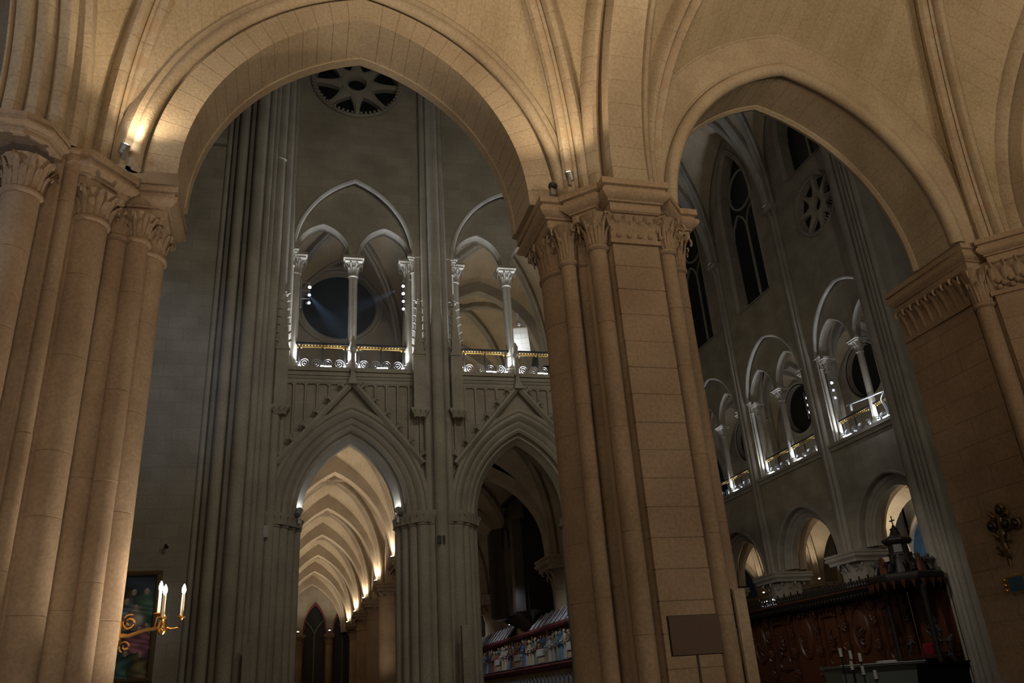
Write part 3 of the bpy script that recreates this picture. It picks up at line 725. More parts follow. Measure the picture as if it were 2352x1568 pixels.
    f = obj('finial', MB().loft([[(c+k*cos(b), YE-.2+k*sin(b), z) for b in [pi/4+j*pi/2 for j in range(4)]] for k, z in ((.20, 9.9), (.10, 10.15), (.075, 10.3), (.13, 10.36), (.075, 10.42), (.07, 10.85), (.10, 10.92), (.12, 11.05), (.08, 11.15), (.10, 11.25), (.02, 11.42))]), 'stone_tr', A)
    for k in range(4): leaf(f, (c, YE-.2, 10.82), k*pi/2, .16, .09, 'stone_tr', d=.36)
    # blind panelling between gable and sill
    P = thing('blind_panelling', 'blind mullioned stone panelling behind the gable, ' + ('over the lit row of vaults', 'over the dark organ case')[i], 'panelling', (c, YE, 8))
    nm = 12
    for k in range(nm+1):
        u = -1.92+k*3.84/nm; zb = gz-(gz-gb)*abs(u)/gw+.05
        if zb < 9.9: obj('mullion', MB().loft([[(c+u-.035, YE+.0, z), (c+u-.02, YE-.08, z), (c+u+.02, YE-.08, z), (c+u+.035, YE, z)] for z in (zb, 10.0)]), 'stone_tr', P)
        if k < nm:
            um = u+1.92/nm; zb = gz-(gz-gb)*abs(um)/gw
            if zb < 9.85:
                obj('trefoil_head', MB().loft([[(c+um-.16+.32*j/8, YE-.06+v, 10.02-.16+z0+.13*sin(pi*j/8)+.03*sin(3*pi*j/8)) for v, z0 in ((0, 0), (.06, 0), (.06, .06), (0, .06))] for j in range(9)]), 'stone_tr', P)
    obj('panel_rail', MB().box(c-1.95, c+1.95, YE-.07, YE, 10.0, 10.16), 'stone_tr', P)

# wall shafts
def wall_shafts(label, spec, z0, z1, M, mat='stone_tr', name='wall_shafts', n=12, rings=()):
    t = thing(name, label, 'shafts', M(spec[0][0], 0, z0))
    for u, v, r in spec:
        x, y, _ = M(u, v, 0); shaft(t, (x, y), r, z0, z1, 0, n, mat, False)
        for z in rings if r == .15 else (): obj('annulet', MB().lathe([(r, z-.05), (r+.03, z-.02), (r+.03, z+.02), (r, z+.05)], (x, y), n), mat, t)
    return t
obj0 = wall_shafts('thick cluster of tall wall shafts beside the blank flank wall', [(-2.42, .02, .09), (-2.22, -.08, .10), (-1.98, -.26, .17), (-1.70, -.42, .11), (-1.45, -.60, .19), (-1.17, -.56, .10), (-1.02, -.50, .08), (-.86, -.36, .15), (-.62, -.20, .13), (-.44, -.04, .09)], 0, 33, ME, rings=(17.2,))
obj('respond', MB().prism([(-2.45, 22.1), (-2.1, 21.95), (-1.6, 21.5), (-1.2, 21.45), (-.8, 21.7), (-.5, 22.1)], 0, 33), 'stone_tr', obj0)
wall_shafts('slim group of tall shafts between the two gabled arches', [(3.56, -.10, .10), (3.86, -.26, .19), (4.16, -.10, .10), (3.70, -.12, .07), (4.02, -.12, .07)], 0, 33, ME)
wall_shafts('shafts of the crossing pier on the transept wall', [(8.7, -.1, .12), (8.95, -.26, .18), (9.25, -.45, .2)], 0, 33, ME)
# pinnacles flanking the shafts
def pinnacle(c, y, z0, label):
    t = thing('pinnacle', label, 'pinnacle', (c, y, z0))
    obj('corbel', MB().loft([[(c-k, y-k*.8, z), (c+k, y-k*.8, z), (c+k, y+.2, z), (c-k, y+.2, z)] for k, z in ((.14, z0-.18), (.20, z0-.08), (.26, z0), (.26, z0+.06))]), 'stone_tr', t)
    for k in (-1, 0, 1): leaf(t, (c+k*.15, y-.10, z0-.2), -pi/2, .2, .06, 'stone_tr', d=.2)
    obj('shaft', MB().box(c-.17, c+.17, y-.15, y+.2, z0+.06, z0+1.75), 'stone_tr', t)
    for s in (-1, 1): obj('gablet', MB().add([(c-.2, y-.18, z0+1.7), (c+.2, y-.18, z0+1.7), (c, y-.18, z0+2.15), (c-.2, y-.05, z0+1.7), (c+.2, y-.05, z0+1.7), (c, y-.05, z0+2.15)], [(0, 1, 2), (3, 5, 4), (0, 3, 4, 1), (1, 4, 5, 2), (2, 5, 3, 0)]), 'stone_tr', t) if s > 0 else None
    sp = obj('spire', MB().loft([[(c+k*cos(b), y-.02+k*sin(b), z) for b in [pi/4+j*pi/2 for j in range(4)]] for k, z in ((.20, z0+1.75), (.05, z0+3.3), (.03, z0+3.4), (.10, z0+3.46), (.03, z0+3.55), (.02, z0+3.8))]), 'stone_tr', t)
    for j in range(6):
        z = z0+1.95+j*.25; k = .20-.15*(j*.25+.2)/1.55
        for e in (-1, 1): obj('crocket', MB().tube([(c+e*k*.7, y-.1, z), (c+e*(k*.7+.07), y-.12, z+.05), (c+e*(k*.7+.10), y-.13, z+.02)], [.03, .035, .02], 5), 'stone_tr', sp)
    for e in range(4): leaf(sp, (c, y-.02, z0+3.4), e*pi/2, .12, .07, 'stone_tr', d=.26)
for x, lb in ((-.50, 'crocketed pinnacle beside the thick shaft cluster'), (3.32, 'crocketed pinnacle beside the slim shafts, round night window side'), (4.42, 'crocketed pinnacle beside the slim shafts, hanging panel lamp side')):
    pinnacle(x, 21.78, 9.15, lb)
# string course on the flank wall, hole, boxes
struct('trim_3', MB().box(-9, -2.5, 21.84, 22.0, 17.75, 17.95), 'stone_tr')
tag(obj('junction_box', MB().box(-.78, -.62, 21.58, 21.70, 5.65, 5.95).box(-.76, -.64, 21.56, 21.58, 5.68, 5.92), 'grey'), 'small grey junction box on the dark shafts beside the lit arch', 'box')
tag(obj('junction_box', MB().box(3.70, 3.80, 21.5, 21.58, 5.40, 5.60).box(3.84, 3.90, 21.5, 21.58, 5.40, 5.60), 'black'), 'tiny black twin sensor on the slim shafts between the gabled arches', 'box')
tag(obj('wall_hook', MB().tube([(-3.05, 22.0, 5.55), (-3.05, 21.86, 5.55), (-3.0, 21.84, 5.48)], .035, 6), 'iron'), 'dark iron hook on the blank flank wall above the painting', 'hook')

# painting on the flank wall
t = thing('framed_painting', 'tall dark oil painting with groups of robed figures in a gilt frame', 'painting', (-4.1, 21.95, 2.4))
PX0, PX1, PZ0, PZ1 = -5.2, -3.16, 2.52, 4.84
def canvas():
    nx, nz = 90, 110; mb = MB(); cols = []
    figs = []
    random.seed(3)
    for x, z, s, c in ((.52, .72, 2.0, (.20, .12, .08)), (.30, .68, 2.0, (.10, .16, .24)), (.76, .69, 1.9, (.16, .10, .06)), (.90, .69, 2.0, (.10, .20, .12)), (.69, .60, 1.9, (.30, .33, .36)), (.80, .57, 1.5, (.5, .42, .36)),
                       (.93, .36, 1.8, (.46, .44, .42)), (.70, .34, 2.0, (.09, .15, .18)), (.55, .32, 2.2, (.07, .12, .16)), (.86, .31, 2.0, (.45, .17, .22)), (.40, .30, 2.2, (.22, .08, .06)), (.74, .10, 1.8, (.08, .17, .15)), (.90, .10, 1.6, (.2, .17, .08)), (.3, .15, 2, (.1, .14, .2))):
        figs.append((x, z, s, c))
    for j in range(nz):
        for i in range(nx):
            u, v = (i+.5)/nx, (j+.5)/nz
            col = Vector((.018, .028, .038))*(1+.6*sin(9*u+3*sin(7*v)))+Vector((.012, .014, .02))*max(0, v-.6)*3
            for x, z, s, c in figs:
                dx, dz = (u-x)/(.075*s), (v-z+.05)/(.11*s)
                wob = .25*sin(31*u+17*v)+.2*sin(53*v-23*u)
                e = dx*dx+dz*dz+wob
                if e < 1: col = Vector(c)*(.25+.6*(1-e))*(1+.35*sin(26*u+40*v+6*sin(19*v)))
                hx, hz = (u-x)/(.017*s), (v-z-.075*s)/(.016*s)
                if hx*hx+hz*hz < 1: col = Vector((.40, .29, .22))*(1.0-.7*hx*hx+.2*hz)
            cols.append(col)
    for j in range(nz+1):
        for i in range(nx+1): mb.v.append((PX0+(PX1-PX0)*i/nx, 21.90, PZ0+(PZ1-PZ0)*j/nz))
    for j in range(nz):
        for i in range(nx): k = j*(nx+1)+i; mb.f.append((k, k+1, k+nx+2, k+nx+1))
    m, nt, b = mat_base('oil_paint'); vc = nd(nt, 'ShaderNodeVertexColor'); vc.layer_name = 'Paint'; nt.links.new(vc.outputs[0], b.inputs['Base Color']); b.inputs['Roughness'].default_value = .45
    MT['oil'] = m
    me = mb.mesh('canvas', 'oil', True); at = me.color_attributes.new('Paint', 'FLOAT_COLOR', 'CORNER')
    for p in me.polygons:
        for l in p.loop_indices: at.data[l].color = (*[max(0, x) for x in cols[p.index]], 1)
    return link('canvas', me, t)
canvas()
for nm, bx in (('frame_rail', (PX0-.1, PX1+.1, PZ1, PZ1+.1)), ('frame_rail', (PX0-.1, PX1+.1, PZ0-.1, PZ0)), ('frame_stile', (PX0-.1, PX0, PZ0, PZ1)), ('frame_stile', (PX1, PX1+.1, PZ0, PZ1))):
    o = obj(nm, MB().box(bx[0], bx[1], 21.84, 21.99, bx[2], bx[3]), 'old_gilt', t)
    obj('bead', MB().box(bx[0]+.03, bx[1]-.03, 21.82, 21.84, bx[2]+.03, bx[3]-.03), 'old_gilt', o)
random.seed(11)
lamp('SPOT', (-2.2, 19.6, 5.4), 16, (.9, .95, 1), .1, (-3.6, 21.9, 3.6), 50, .9)  # unseen spot added to brighten the painting

# ------------------------------------------------------------------ tribune over the choir aisles
struct('floor', MB().box(-3, 9.6, 22.9, 47, 10.1, 10.4), 'stone_tr')
TZ = 13.6
NC = 1.37
struct('wall_north', strips(MB(), lambda u, v, z: (u, 29.0+v, z), -3, 3.95, 10.3, 20, [circ_op(NC, 15.95, 1.42)], 0, .5, 24), 'wall_x')
w = obj('window_3', MB().loft([[(NC+k*cos(2*pi*i/48), y, 15.95+k*sin(2*pi*i/48)) for i in range(48)] for k, y in ((1.72, 28.99), (1.70, 28.93), (1.62, 28.93), (1.58, 28.99), (1.50, 28.96), (1.42, 29.0), (1.40, 29.3))], False), 'stone_tr'); w['kind'] = 'structure'
obj('pane', MB().loft([[(NC+k*cos(2*pi*i/48), 29.3, 15.95+k*sin(2*pi*i/48)) for i in range(48)] for k in (1.43, .01)], False), 'night_blue', w)
arch_mould('wall_rib', w, 'stone_tr', lambda x, v, z: (NC+x, 28.9+v, TZ+z), 2.35, 4.4, [(0, 0), (-.12, .05), (-.12, .1), (.1, .1)], 16)
TR = sc(RIB, .85)
vault_bay(-.95, 3.6, 23.2, 28.7, TZ, .2, 3.9, [(22.95, 2.45, 3.9, TZ), (28.95, 2.45, 4.4, TZ)], [(-1.2, 2.85, 3.9, TZ), (3.9, 2.85, 3.9, TZ)], TR, (1.36, 25.95), mat='stone_tr')
for k, y0 in enumerate((23.2, 29.5, 35.3, 41.1)):
    y1 = (28.7, 34.7, 40.5, 46.3)[k]
    vault_bay(4.3, 9.5, y0, y1, TZ, .2, 3.7, [(y0-.25, 2.75, 3.6, TZ), (y1+.25, 2.75, 3.6, TZ)], [(3.95, 2.75, 3.6, TZ), (9.75, 2.75, 3.6, TZ)], TR, mat='stone_tr')
    A = thing('transverse_arch', 'tribune cross arch behind the hanging panel lamp, %s of the row' % ('first', 'second', 'third', 'last')[k], 'arch', (6.85, y1+.3, TZ))
    arch_mould('arch_band', A, 'stone_tr', lambda x, v, z: (6.9+x, y1+.25+v, TZ+z), 2.45, 3.2, [(0, -.22), (-.05, -.1), (-.05, .1), (0, .22), (.5, .22), (.5, -.22)], 16)
struct('wall_east', MB().box(3, 9.9, 46.9, 47.3, 10.3, 20), 'wall_x')
struct('wall_south', strips(MB(), lambda u, v, z: (9.8+v, u, z), 22.9, 47, 10.3, 20, [arch_op(y, 1.9, 13.6, 2.6, 10.5) for y in (26, 32.1, 37.9, 43.7)], 0, .5), 'wall_y')
struct('wall_north', strips(MB(), lambda u, v, z: (3.7+v, u, z), 22.9, 47, 10.3, 20, [arch_op(26, 2.3, 13.6, 3.0, 10.3)], 0, .4), 'wall_y')
for k, y in enumerate((29.2, 35.0)):
    column('tribune column with leaf capital behind the railing, %s of the row' % ('first', 'second')[k], (9.3, y), .2, 10.4, 12.9, .32, 13.6, mat='stone_tr')
for k, (x, y, p) in enumerate(((1.3, 26.0, 7), (6.8, 25.6, 70), (6.8, 32.1, 90), (6.8, 38, 70))):
    t = thing('work_lamp', 'floor lamp lighting the tribune vaults, %s of the row' % ('first', 'second', 'third', 'last')[k], 'lamp', (x, y, 10.4))
    obj('stand', MB().tube([(x, y, 10.4), (x, y, 10.75)], .02), 'grey', t); obj('head', MB().box(x-.12, x+.12, y-.06, y+.06, 10.75, 10.9), 'lens_dim', t)
    lamp('POINT', (x, y, 11.1), p, NEUT if k else WARM2, .15)
# hanging panel lamp in the second bay
t = thing('panel_lamp', 'slanted white panel lamp of square cells hanging behind the tribune railing', 'lamp', (6.75, 22.95, 11.4))
Rm = Matrix.Translation((6.78, 22.75, 11.95)) @ Matrix.Rotation(-.12, 4, 'Y') @ Matrix.Rotation(.15, 4, 'X')
b = MB().box(-.25, .25, 0, .05, -.46, .42); b.v = [tuple(Rm @ Vector(v)) for v in b.v]; pf = obj('frame', b, 'white', t)
for i in range(2):
    for j in range(5):
        b = MB().box(-.235+i*.24, -.005+i*.24, -.012, 0, -.445+j*.17, -.285+j*.17); b.v = [tuple(Rm @ Vector(v)) for v in b.v]; obj('cell', b, 'white', pf)
b = MB().tube([(0, .03, .42), (-.05, .03, .6), (.0, .03, .9)], .03, 6).ball((0, .03, .55), .09, 8, 6); b.v = [tuple(Rm @ Vector(v)) for v in b.v]; obj('hanger', b, 'grey', t)
# spotlight racks fixed to the tribune columns
def spot_rack(base, sx, n, label, lenses, dz=.26, beam=None):
    t = thing('spotlight_rack', label, 'lamp', base)
    x, y, z = base
    obj('rail', MB().tube([(x, y, z-.15), (x, y, z+dz*n)], .018, 6), 'grey', t)
    for k in range(n):
        zz = z+k*dz
        h = obj('arm', MB().box(min(x, x+sx*.26), max(x, x+sx*.26), y-.015, y+.015, zz+.14, zz+.165), 'grey', t)
        c = Vector((x+sx*.22, y-.03, zz)); d = Vector((sx*.35, -.75, -.35)).normalized(); q = Matrix.Translation(c) @ d.to_track_quat('Z', 'Y').to_matrix().to_4x4()
        b = MB().lathe([(.025, -.13), (.045, -.11), (.055, .05), (.048, .05), (.045, .03)], n=12); b.v = [tuple(q @ Vector(v)) for v in b.v]
        s = obj('spotlight', b, 'silver', t)
        b = MB().lathe([(.036, .03), (.025, .038), (.008, .04)], n=12); b.v = [tuple(q @ Vector(v)) for v in b.v]
        obj('lens', b, lenses[k], s); obj('yoke', MB().tube([(c.x, c.y, zz+.14), (c.x+.02, c.y, zz+.05)], .012, 5), 'grey', s)
    return t
spot_rack((-.08, 22.25, 12.62), 1, 3, 'rack of three spotlights fixed beside the round night window, blank flank wall side', ['lens_dim', 'lens_blue', 'lens_cool'])
spot_rack((3.02, 22.25, 12.58), -.3, 4, 'rack of four small spotlights fixed beside the round night window, slim shafts side', ['lens_dim', 'lens_dim', 'lens_cool', 'lens_cool'])
# lamps on the capitals of the first gabled arch
for k, x in enumerate((.14, 2.74)):
    uplight((x, 22.28, 6.48), (1.44, 24.5, 9.4), 0, 'bright silver uplight on the capital of the lit gabled arch, %s jamb' % ('flank wall', 'slim shafts')[k], (1, .92, .8), 150, lens='lens_cool', s=1.8, light=False)
    lamp('SPOT', (x, 23.15, 6.6), 70, (1, .90, .74), .08, (1.44, 26.2, 9.6), 130, .8)
# faint lit haze in the first tribune bay with two narrow blue beams
def haze():
    m = bpy.data.materials.new('haze'); m.use_nodes = True; nt = m.node_tree; nt.nodes.clear()
    o = nd(nt, 'ShaderNodeOutputMaterial'); v = nd(nt, 'ShaderNodeVolumeScatter'); v.inputs['Density'].default_value = .016; v.inputs['Anisotropy'].default_value = .2; v.inputs['Color'].default_value = (.9, .95, 1, 1)
    nt.links.new(v.outputs[0], o.inputs['Volume']); MT['haze'] = m
    h = tag(obj('haze', MB().box(-.2, 3.1, 22.62, 26.6, 11.4, 15.0), 'haze'), 'faint blue haze lit by spotlights before the round night window', 'haze'); stuff(h)
    lamp('SPOT', (2.86, 22.75, 13.52), 420, (.4, .62, 1), .02, (.6, 24.6, 13.0), 20, 1)
    lamp('SPOT', (.14, 22.75, 13.16), 420, (.4, .62, 1), .02, (1.9, 24.6, 12.0), 30, 1)
haze()
# ------------------------------------------------------------------ choir aisles beyond the gabled arches
YP = [22.9, 29.2, 35.0, 40.8, 46.6, 52.4, 58.2]
AZ = 6.15; XR, XLo = 3.95, -1.25; XC = (XR+XLo)/2
CR = sc(RIB, .9)
for k in range(6):
    y0, y1 = YP[k]+.45, YP[k+1]-.45
    vault_bay(XLo+.5, XR-.5, y0, y1, AZ, .25, 3.3, [(YP[k]+.2, 2.12, 3.72, AZ), (YP[k+1]-.2, 2.12, 3.72, AZ)], [(XLo+.25, 2.6, 3.6, AZ), (XR-.25, 2.6, 3.6, AZ)], CR, nrib=12, up=.22)
    o = ['first', 'second', 'third', 'fourth', 'fifth', 'sixth'][k]
    A = thing('transverse_arch', '%s flat cross arch of the lit row of vaults beyond the gabled arch' % o, 'arch', (XC, YP[k+1], AZ))
    arch_mould('arch_band', A, 'stone', lambda x, v, z: (XC+x, YP[k+1]+v, AZ+z), 2.0, 3.15, [(0, -.27), (-.03, -.15), (-.03, .15), (0, .27), (.55, .27), (.55, -.27)], 14)
    if k < 5:
        for X, rr, side in ((XR, .44, 'painted screen side'), (XLo, .44, 'chapel side')):
            column('%s round column of the lit row of vaults, %s' % (o, side), (X, YP[k+1]), rr, 0, 5.35, .66, AZ, mat='stone_pier', nleaf=9)
        for s, X in ((-1, XR-.62), (1, XLo+.62)):
            for e in (-1,):
                pos = (X, YP[k+1]+e*.45, AZ+.12)
                uplight(pos, (X+s*.5, YP[k+1]+e*1.1, AZ+3), 75, '%s small uplight of the lit row of vaults, %s' % (o, 'painted screen side' if s < 0 else 'chapel side'), WARM2, 140, s=1.2)
        for s, X in ((-1, XR-.55), (1, XLo+.55)):
            lamp('SPOT', (X, YP[k+1]+.5, AZ+.2), 58, (1, .86, .68), .06, (X+s*.7, YP[k+1]+1.4, AZ+3), 140, .8)
    # arches between the two aisles
    yc = (YP[k]+YP[k+1])/2
    A = thing('side_arch', '%s side arch between the lit row of vaults and the dark aisle' % o, 'arch', (XR, yc, AZ))
    arch_mould('arch_band', A, 'stone', lambda x, v, z: (XR+v, yc+x, AZ+z), 2.3, 2.75, [(0, -.25), (-.04, -.12), (-.04, .12), (0, .25), (.4, .25), (.4, -.25)], 14)
struct('wall_north', MB().box(-2.2, -1.6, 22.9, 58, 0, 10.1), 'wall_y')
# end of the aisle with tall windows
struct('wall_east', strips(MB(), lambda u, v, z: (u, 58.3+v, z), -3, 9.8, 0, 10.1, [arch_op(1.62, .62, 6.6, 1.45, 1.0), arch_op(3.46, .52, 6.4, 1.35, 1.0), arch_op(-.9, .5, 6.6, 1.4, 1)], 0, .6), 'wall_x')
for n, (c, hw) in enumerate(((1.62, .62), (3.46, .52), (-.9, .5))):
    w = obj('window_%d' % (4+n), MB().tube([(c, 58.6, 1), (c, 58.6, 6.2)], .045, 6), 'stone_tr'); w['kind'] = 'structure'
    obj('pane', MB().box(c-hw, c+hw, 58.75, 58.78, 1, 8.2), 'night_blue', w)
    for s in (-1, 1): obj('tracery', MB().tube([(c, 58.6, 6.2), (c+s*hw*.4, 58.6, 6.65), (c+s*hw*.95, 58.6, 7.0)], .04, 5), 'stone_tr', w)
    arch_mould('red_moulding', w, 'maroon', lambda x, v, z: (c+x, 58.25+v, 6.5+z), hw, hw*2.4, circ(.06, 0, .06, 6), 12, legs=4)
for x, lb in ((.55, 'end pier with square cap beside the tall night windows'), (2.55, 'slender end pier standing between the tall night windows')):
    column(lb, (x, 57.6), .34 if x < 1 else .24, 0, 5.5, .5 if x < 1 else .36, 6.05, mat='stone_pier')
    uplight((x, 57.32, 6.26), (x, 56.6, 9), 50, lb.replace('end pier', 'uplight on the end pier'), WARM2, 140, s=1.6)
# dark inner aisle
XA = 9.85
for k in range(4):
    y0, y1 = YP[k]+.45, YP[k+1]-.45
    vault_bay(XR+.5, XA-.7, y0, y1, AZ, .25, 3.3, [(YP[k]+.2, 2.4, 3.72, AZ), (YP[k+1]-.2, 2.4, 3.72, AZ)], [(XR+.25, 2.6, 3.6, AZ), (XA-.35, 2.6, 3.6, AZ)], CR, up=.22)
    o = ['first', 'second', 'third', 'fourth'][k]
    A = thing('transverse_arch', '%s flat cross arch of the dark aisle behind the painted screen' % o, 'arch', (6.9, YP[k+1], AZ))
    arch_mould('arch_band', A, 'stone', lambda x, v, z: (6.9+x, YP[k+1]+v, AZ+z), 2.25, 3.0, [(0, -.27), (-.03, -.15), (-.03, .15), (0, .27), (.35, .27), (.35, -.27)], 14)
    column('%s stout round choir column rising behind the painted screen roof' % o, (XA, YP[k+1]+.1), .58, 0, 5.05, .98, AZ, mat='stone', nleaf=10)
    A = thing('side_arch', '%s choir arch over the painted screen' % o, 'arch', (XA, (YP[k]+YP[k+1])/2, AZ))
    yc = (YP[k]+YP[k+1])/2
    arch_mould('arch_band', A, 'stone', lambda x, v, z: (XA+v, yc+x, AZ+z), 2.2, 2.75, [(0, -.3), (-.04, -.12), (-.04, .12), (0, .3), (.4, .3), (.4, -.3)], 14)
struct('wall_north', strips(MB(), lambda u, v, z: (XA-.35+v, u, z), 22.9, 47, AZ, 33, [arch_op((YP[k]+YP[k+1])/2, 2.25, AZ, 2.8, AZ) for k in range(4)]+[arch_op(y, 1.8, 14.2, 2.6, ZS) for y in (26, 32.1, 37.9, 43.7)], .2, .9), 'wall_y')
struct('wall_east', MB().box(4, 10.4, 46.7, 47, 0, 10.1), 'wall_x')
# screen with painted reliefs
XS = 9.30
t = thing('choir_screen', 'long stone choir screen with painted figure reliefs and pointed blind arcade', 'screen', (XS, 35, 0))
obj('wall_slab', MB().box(XS, XS+.35, 23.6, 46, 0, 4.3), 'stone', t)
obj('ground', MB().box(XS-.02, XS, 23.6, 46, 2.62, 3.72), 'gold_ground', t)
obj('ledge', MB().loft([[(x, y, z) for x, z in ((XS, 2.60), (XS-.30, 2.56), (XS-.34, 2.50), (XS-.30, 2.44), (XS-.2, 2.40), (XS, 2.34))] for y in (23.6, 46)]), 'maroon', t)
obj('ledge_top', MB().box(XS-.28, XS, 23.6, 46, 2.60, 2.625), 'slate', t)
obj('cornice', MB().box(XS-.42, XS, 23.6, 46, 3.74, 3.82), 'maroon', t)
cr_ = MB()
for k in range(150): cr_.add([(XS-.40, 23.7+k*.148, 3.74), (XS-.40, 23.8+k*.148, 3.74), (XS-.40, 23.75+k*.148, 3.66), (XS-.34, 23.7+k*.148, 3.74), (XS-.34, 23.8+k*.148, 3.74), (XS-.34, 23.75+k*.148, 3.66)], [(0, 1, 2), (3, 5, 4), (0, 3, 4, 1), (1, 4, 5, 2), (2, 5, 3, 0)])
stuff(obj('pendant_row', cr_, 'maroon', t))
for k in range(34):
    y = 23.8+k*.66
    if 31.4 < y < 34.4: continue
    rf = obj('roof_slab', MB().add([(XS-.42, y+.03, 3.83), (XS-.42, y+.62, 3.83), (XS-.02, y+.62, 4.30), (XS-.02, y+.03, 4.30), (XS-.38, y+.03, 3.82), (XS-.38, y+.62, 3.82), (XS+.02, y+.62, 4.28), (XS+.02, y+.03, 4.28)], [(0, 1, 2, 3), (7, 6, 5, 4), (0, 4, 5, 1), (1, 5, 6, 2), (2, 6, 7, 3), (3, 7, 4, 0)]), 'slate', t)
    obj('roof_rib', MB().tube([(XS-.45, y, 3.84), (XS-.03, y, 4.33)], .035, 5), 'slate', rf)
    obj('red_plaque', MB().add([(XS-.25, y+.06, 4.05), (XS-.25, y+.3, 4.05), (XS-.08, y+.3, 4.25), (XS-.08, y+.06, 4.25), (XS-.26, y+.06, 4.065), (XS-.26, y+.3, 4.065), (XS-.09, y+.3, 4.265), (XS-.09, y+.06, 4.265)], [(0, 1, 2, 3), (7, 6, 5, 4), (0, 4, 5, 1), (1, 5, 6, 2), (2, 6, 7, 3), (3, 7, 4, 0)]), 'maroon', rf)
for k in range(46):
    y = 24+k*.48
    M = lambda x, v, z: (XS-.02+v, y+x, 1.75+z)
    if y > 46: break
    arch_mould('blind_arch', t, 'slate', M, .19, .42, [(0, 0), (0, -.07), (.05, -.07), (.05, 0)], 5, legs=1.3)
def figure(y, h, robe, k, crowd=0):
    """small carved robed figure, one body"""
    z = 2.63+crowd; x = XS-.12-.04*(k % 3); n = 10; lean = random.uniform(-.04, .04)
    prof = [(.30, 0, .9), (.27, .12, .9), (.22, .34, .85), (.19, .52, .8), (.20, .64, .8), (.235, .74, .75), (.21, .80, .7), (.085, .835, .9), (.075, .86, 1), (.105, .885, 1), (.115, .92, 1), (.10, .965, 1), (.05, .995, 1)]
    rings = [[(x+r*h*.42*d*cos(2*pi*j/n)+(.02*sin(3*2*pi*j/n+k) if f < .6 else 0)*h*.5, y+lean*f*h+r*h*.62*sin(2*pi*j/n)*(1+.12*cos(5*2*pi*j/n+k)*(f < .6)), z+f*h) for j in range(n)] for r, f, d in prof]
    o = MB().loft(rings)
    s = random.choice((-1, 1))
    o.tube([(x-.02, y+s*.13*h, z+.76*h), (x-.07, y+s*.19*h, z+.62*h), (x-.14, y+s*.10*h, z+.56*h), (x-.18, y+s*.04*h, z+.60*h)], [.05*h, .048*h, .04*h, .03*h], 6)
    o.tube([(x-.02, y-s*.13*h, z+.76*h), (x-.06, y-s*.19*h, z+.60*h), (x-.12, y-s*.13*h, z+.48*h)], [.05*h, .048*h, .03*h], 6)
    f = obj('carved_figure', o, robe, t)
    obj('head', MB().ball((x-.012, y+lean*h*.92, z+.925*h), .072*h, 8, 6, 1.2), 'skin', f)
    return f
y = 24.2; k = 0
while y < 44.5:
    k += 1; fr = random.random()
    if k % 9 == 0:
        tb = obj('carved_table', MB().box(XS-.30, XS, y, y+.85, 2.63, 3.02), 'robe5', t)
        obj('cloth', MB().box(XS-.33, XS, y-.03, y+.88, 3.0, 3.10).box(XS-.34, XS-.31, y-.03, y+.88, 2.86, 3.02), 'robe8', tb)
        for j in range(4): figure(y+.1+j*.22, .52, 'robe%d' % random.randrange(9), k+j, .42)
        y += 1.0
    else:
        figure(y, random.uniform(.82, 1.02), 'robe%d' % random.randrange(9), k); 
        if k % 3 == 0: figure(y+.14, .55, 'robe%d' % random.randrange(9), k+2, .46)
        y += random.uniform(.24, .36)
    if k % 12 == 5: obj('colonnette', MB().lathe([(.06, 2.63), (.045, 2.7), (.045, 3.55), (.08, 3.7)], (XS-.16, y), 8), 'slate', t); y += .15
for yy in (27, 31.5, 36.5, 41.5):
    lamp('SPOT', (XS-2.4, yy, 5.4), 48, (.9, .94, 1), .1, (XS, yy+.4, 3.3), 95, .9)
# organ case
t = thing('organ_case', 'dark wooden organ case with pipes above the painted screen', 'organ', (8.9, 33, 4))
obj('body', MB().box(8.75, 9.7, 30.9, 35.2, 4.5, 9.0), 'wood_black', t)
obj('tapered_foot', MB().loft([[(9.3-k, 32.9-q, z), (9.6, 32.9-q, z), (9.6, 32.9+q, z), (9.3-k, 32.9+q, z)] for k, q, z in ((.0, .7, 3.85), (.1, .8, 4.0), (.5, 2.0, 4.4), (.58, 2.2, 4.5))]), 'wood_black', t)
obj('side_tower', MB().prism(ngon((8.85, 34.6), .62, 8, pi/8), 4.5, 8.2), 'wood_black', t)
obj('side_tower', MB().prism(ngon((8.85, 31.5), .55, 8, pi/8), 4.5, 8.0), 'wood_black', t)
obj('crown', MB().box(8.6, 9.75, 30.8, 35.3, 9.0, 9.15), 'wood_black', t)
for k in range(12):
    yy = 32.0+k*.18; obj('pipe', MB().lathe([(.03, 4.55), (.07, 4.9), (.07, 7.6+.5*sin(k*.9)), (.06, 7.6+.5*sin(k*.9))], (8.68, yy), 8), 'wood_grey' if k % 4 == 0 else 'wood_black', t)
for k in range(5): obj('stile', MB().box(8.22, 8.25, 34.2+k*.2, 34.24+k*.2, 4.6, 8.1), 'wood_grey', t)
uplight((9.24, 36.0, 4.44), (9.0, 35.4, 5.2), 4, 'tiny warm lamp on the painted screen roof beside the organ case', WARM2, 100, s=.8)
lamp('SPOT', (2.2, 31.5, 2.2), 60, WARM2, .1, (3.7, 35.0, 4.2), 50, .9)
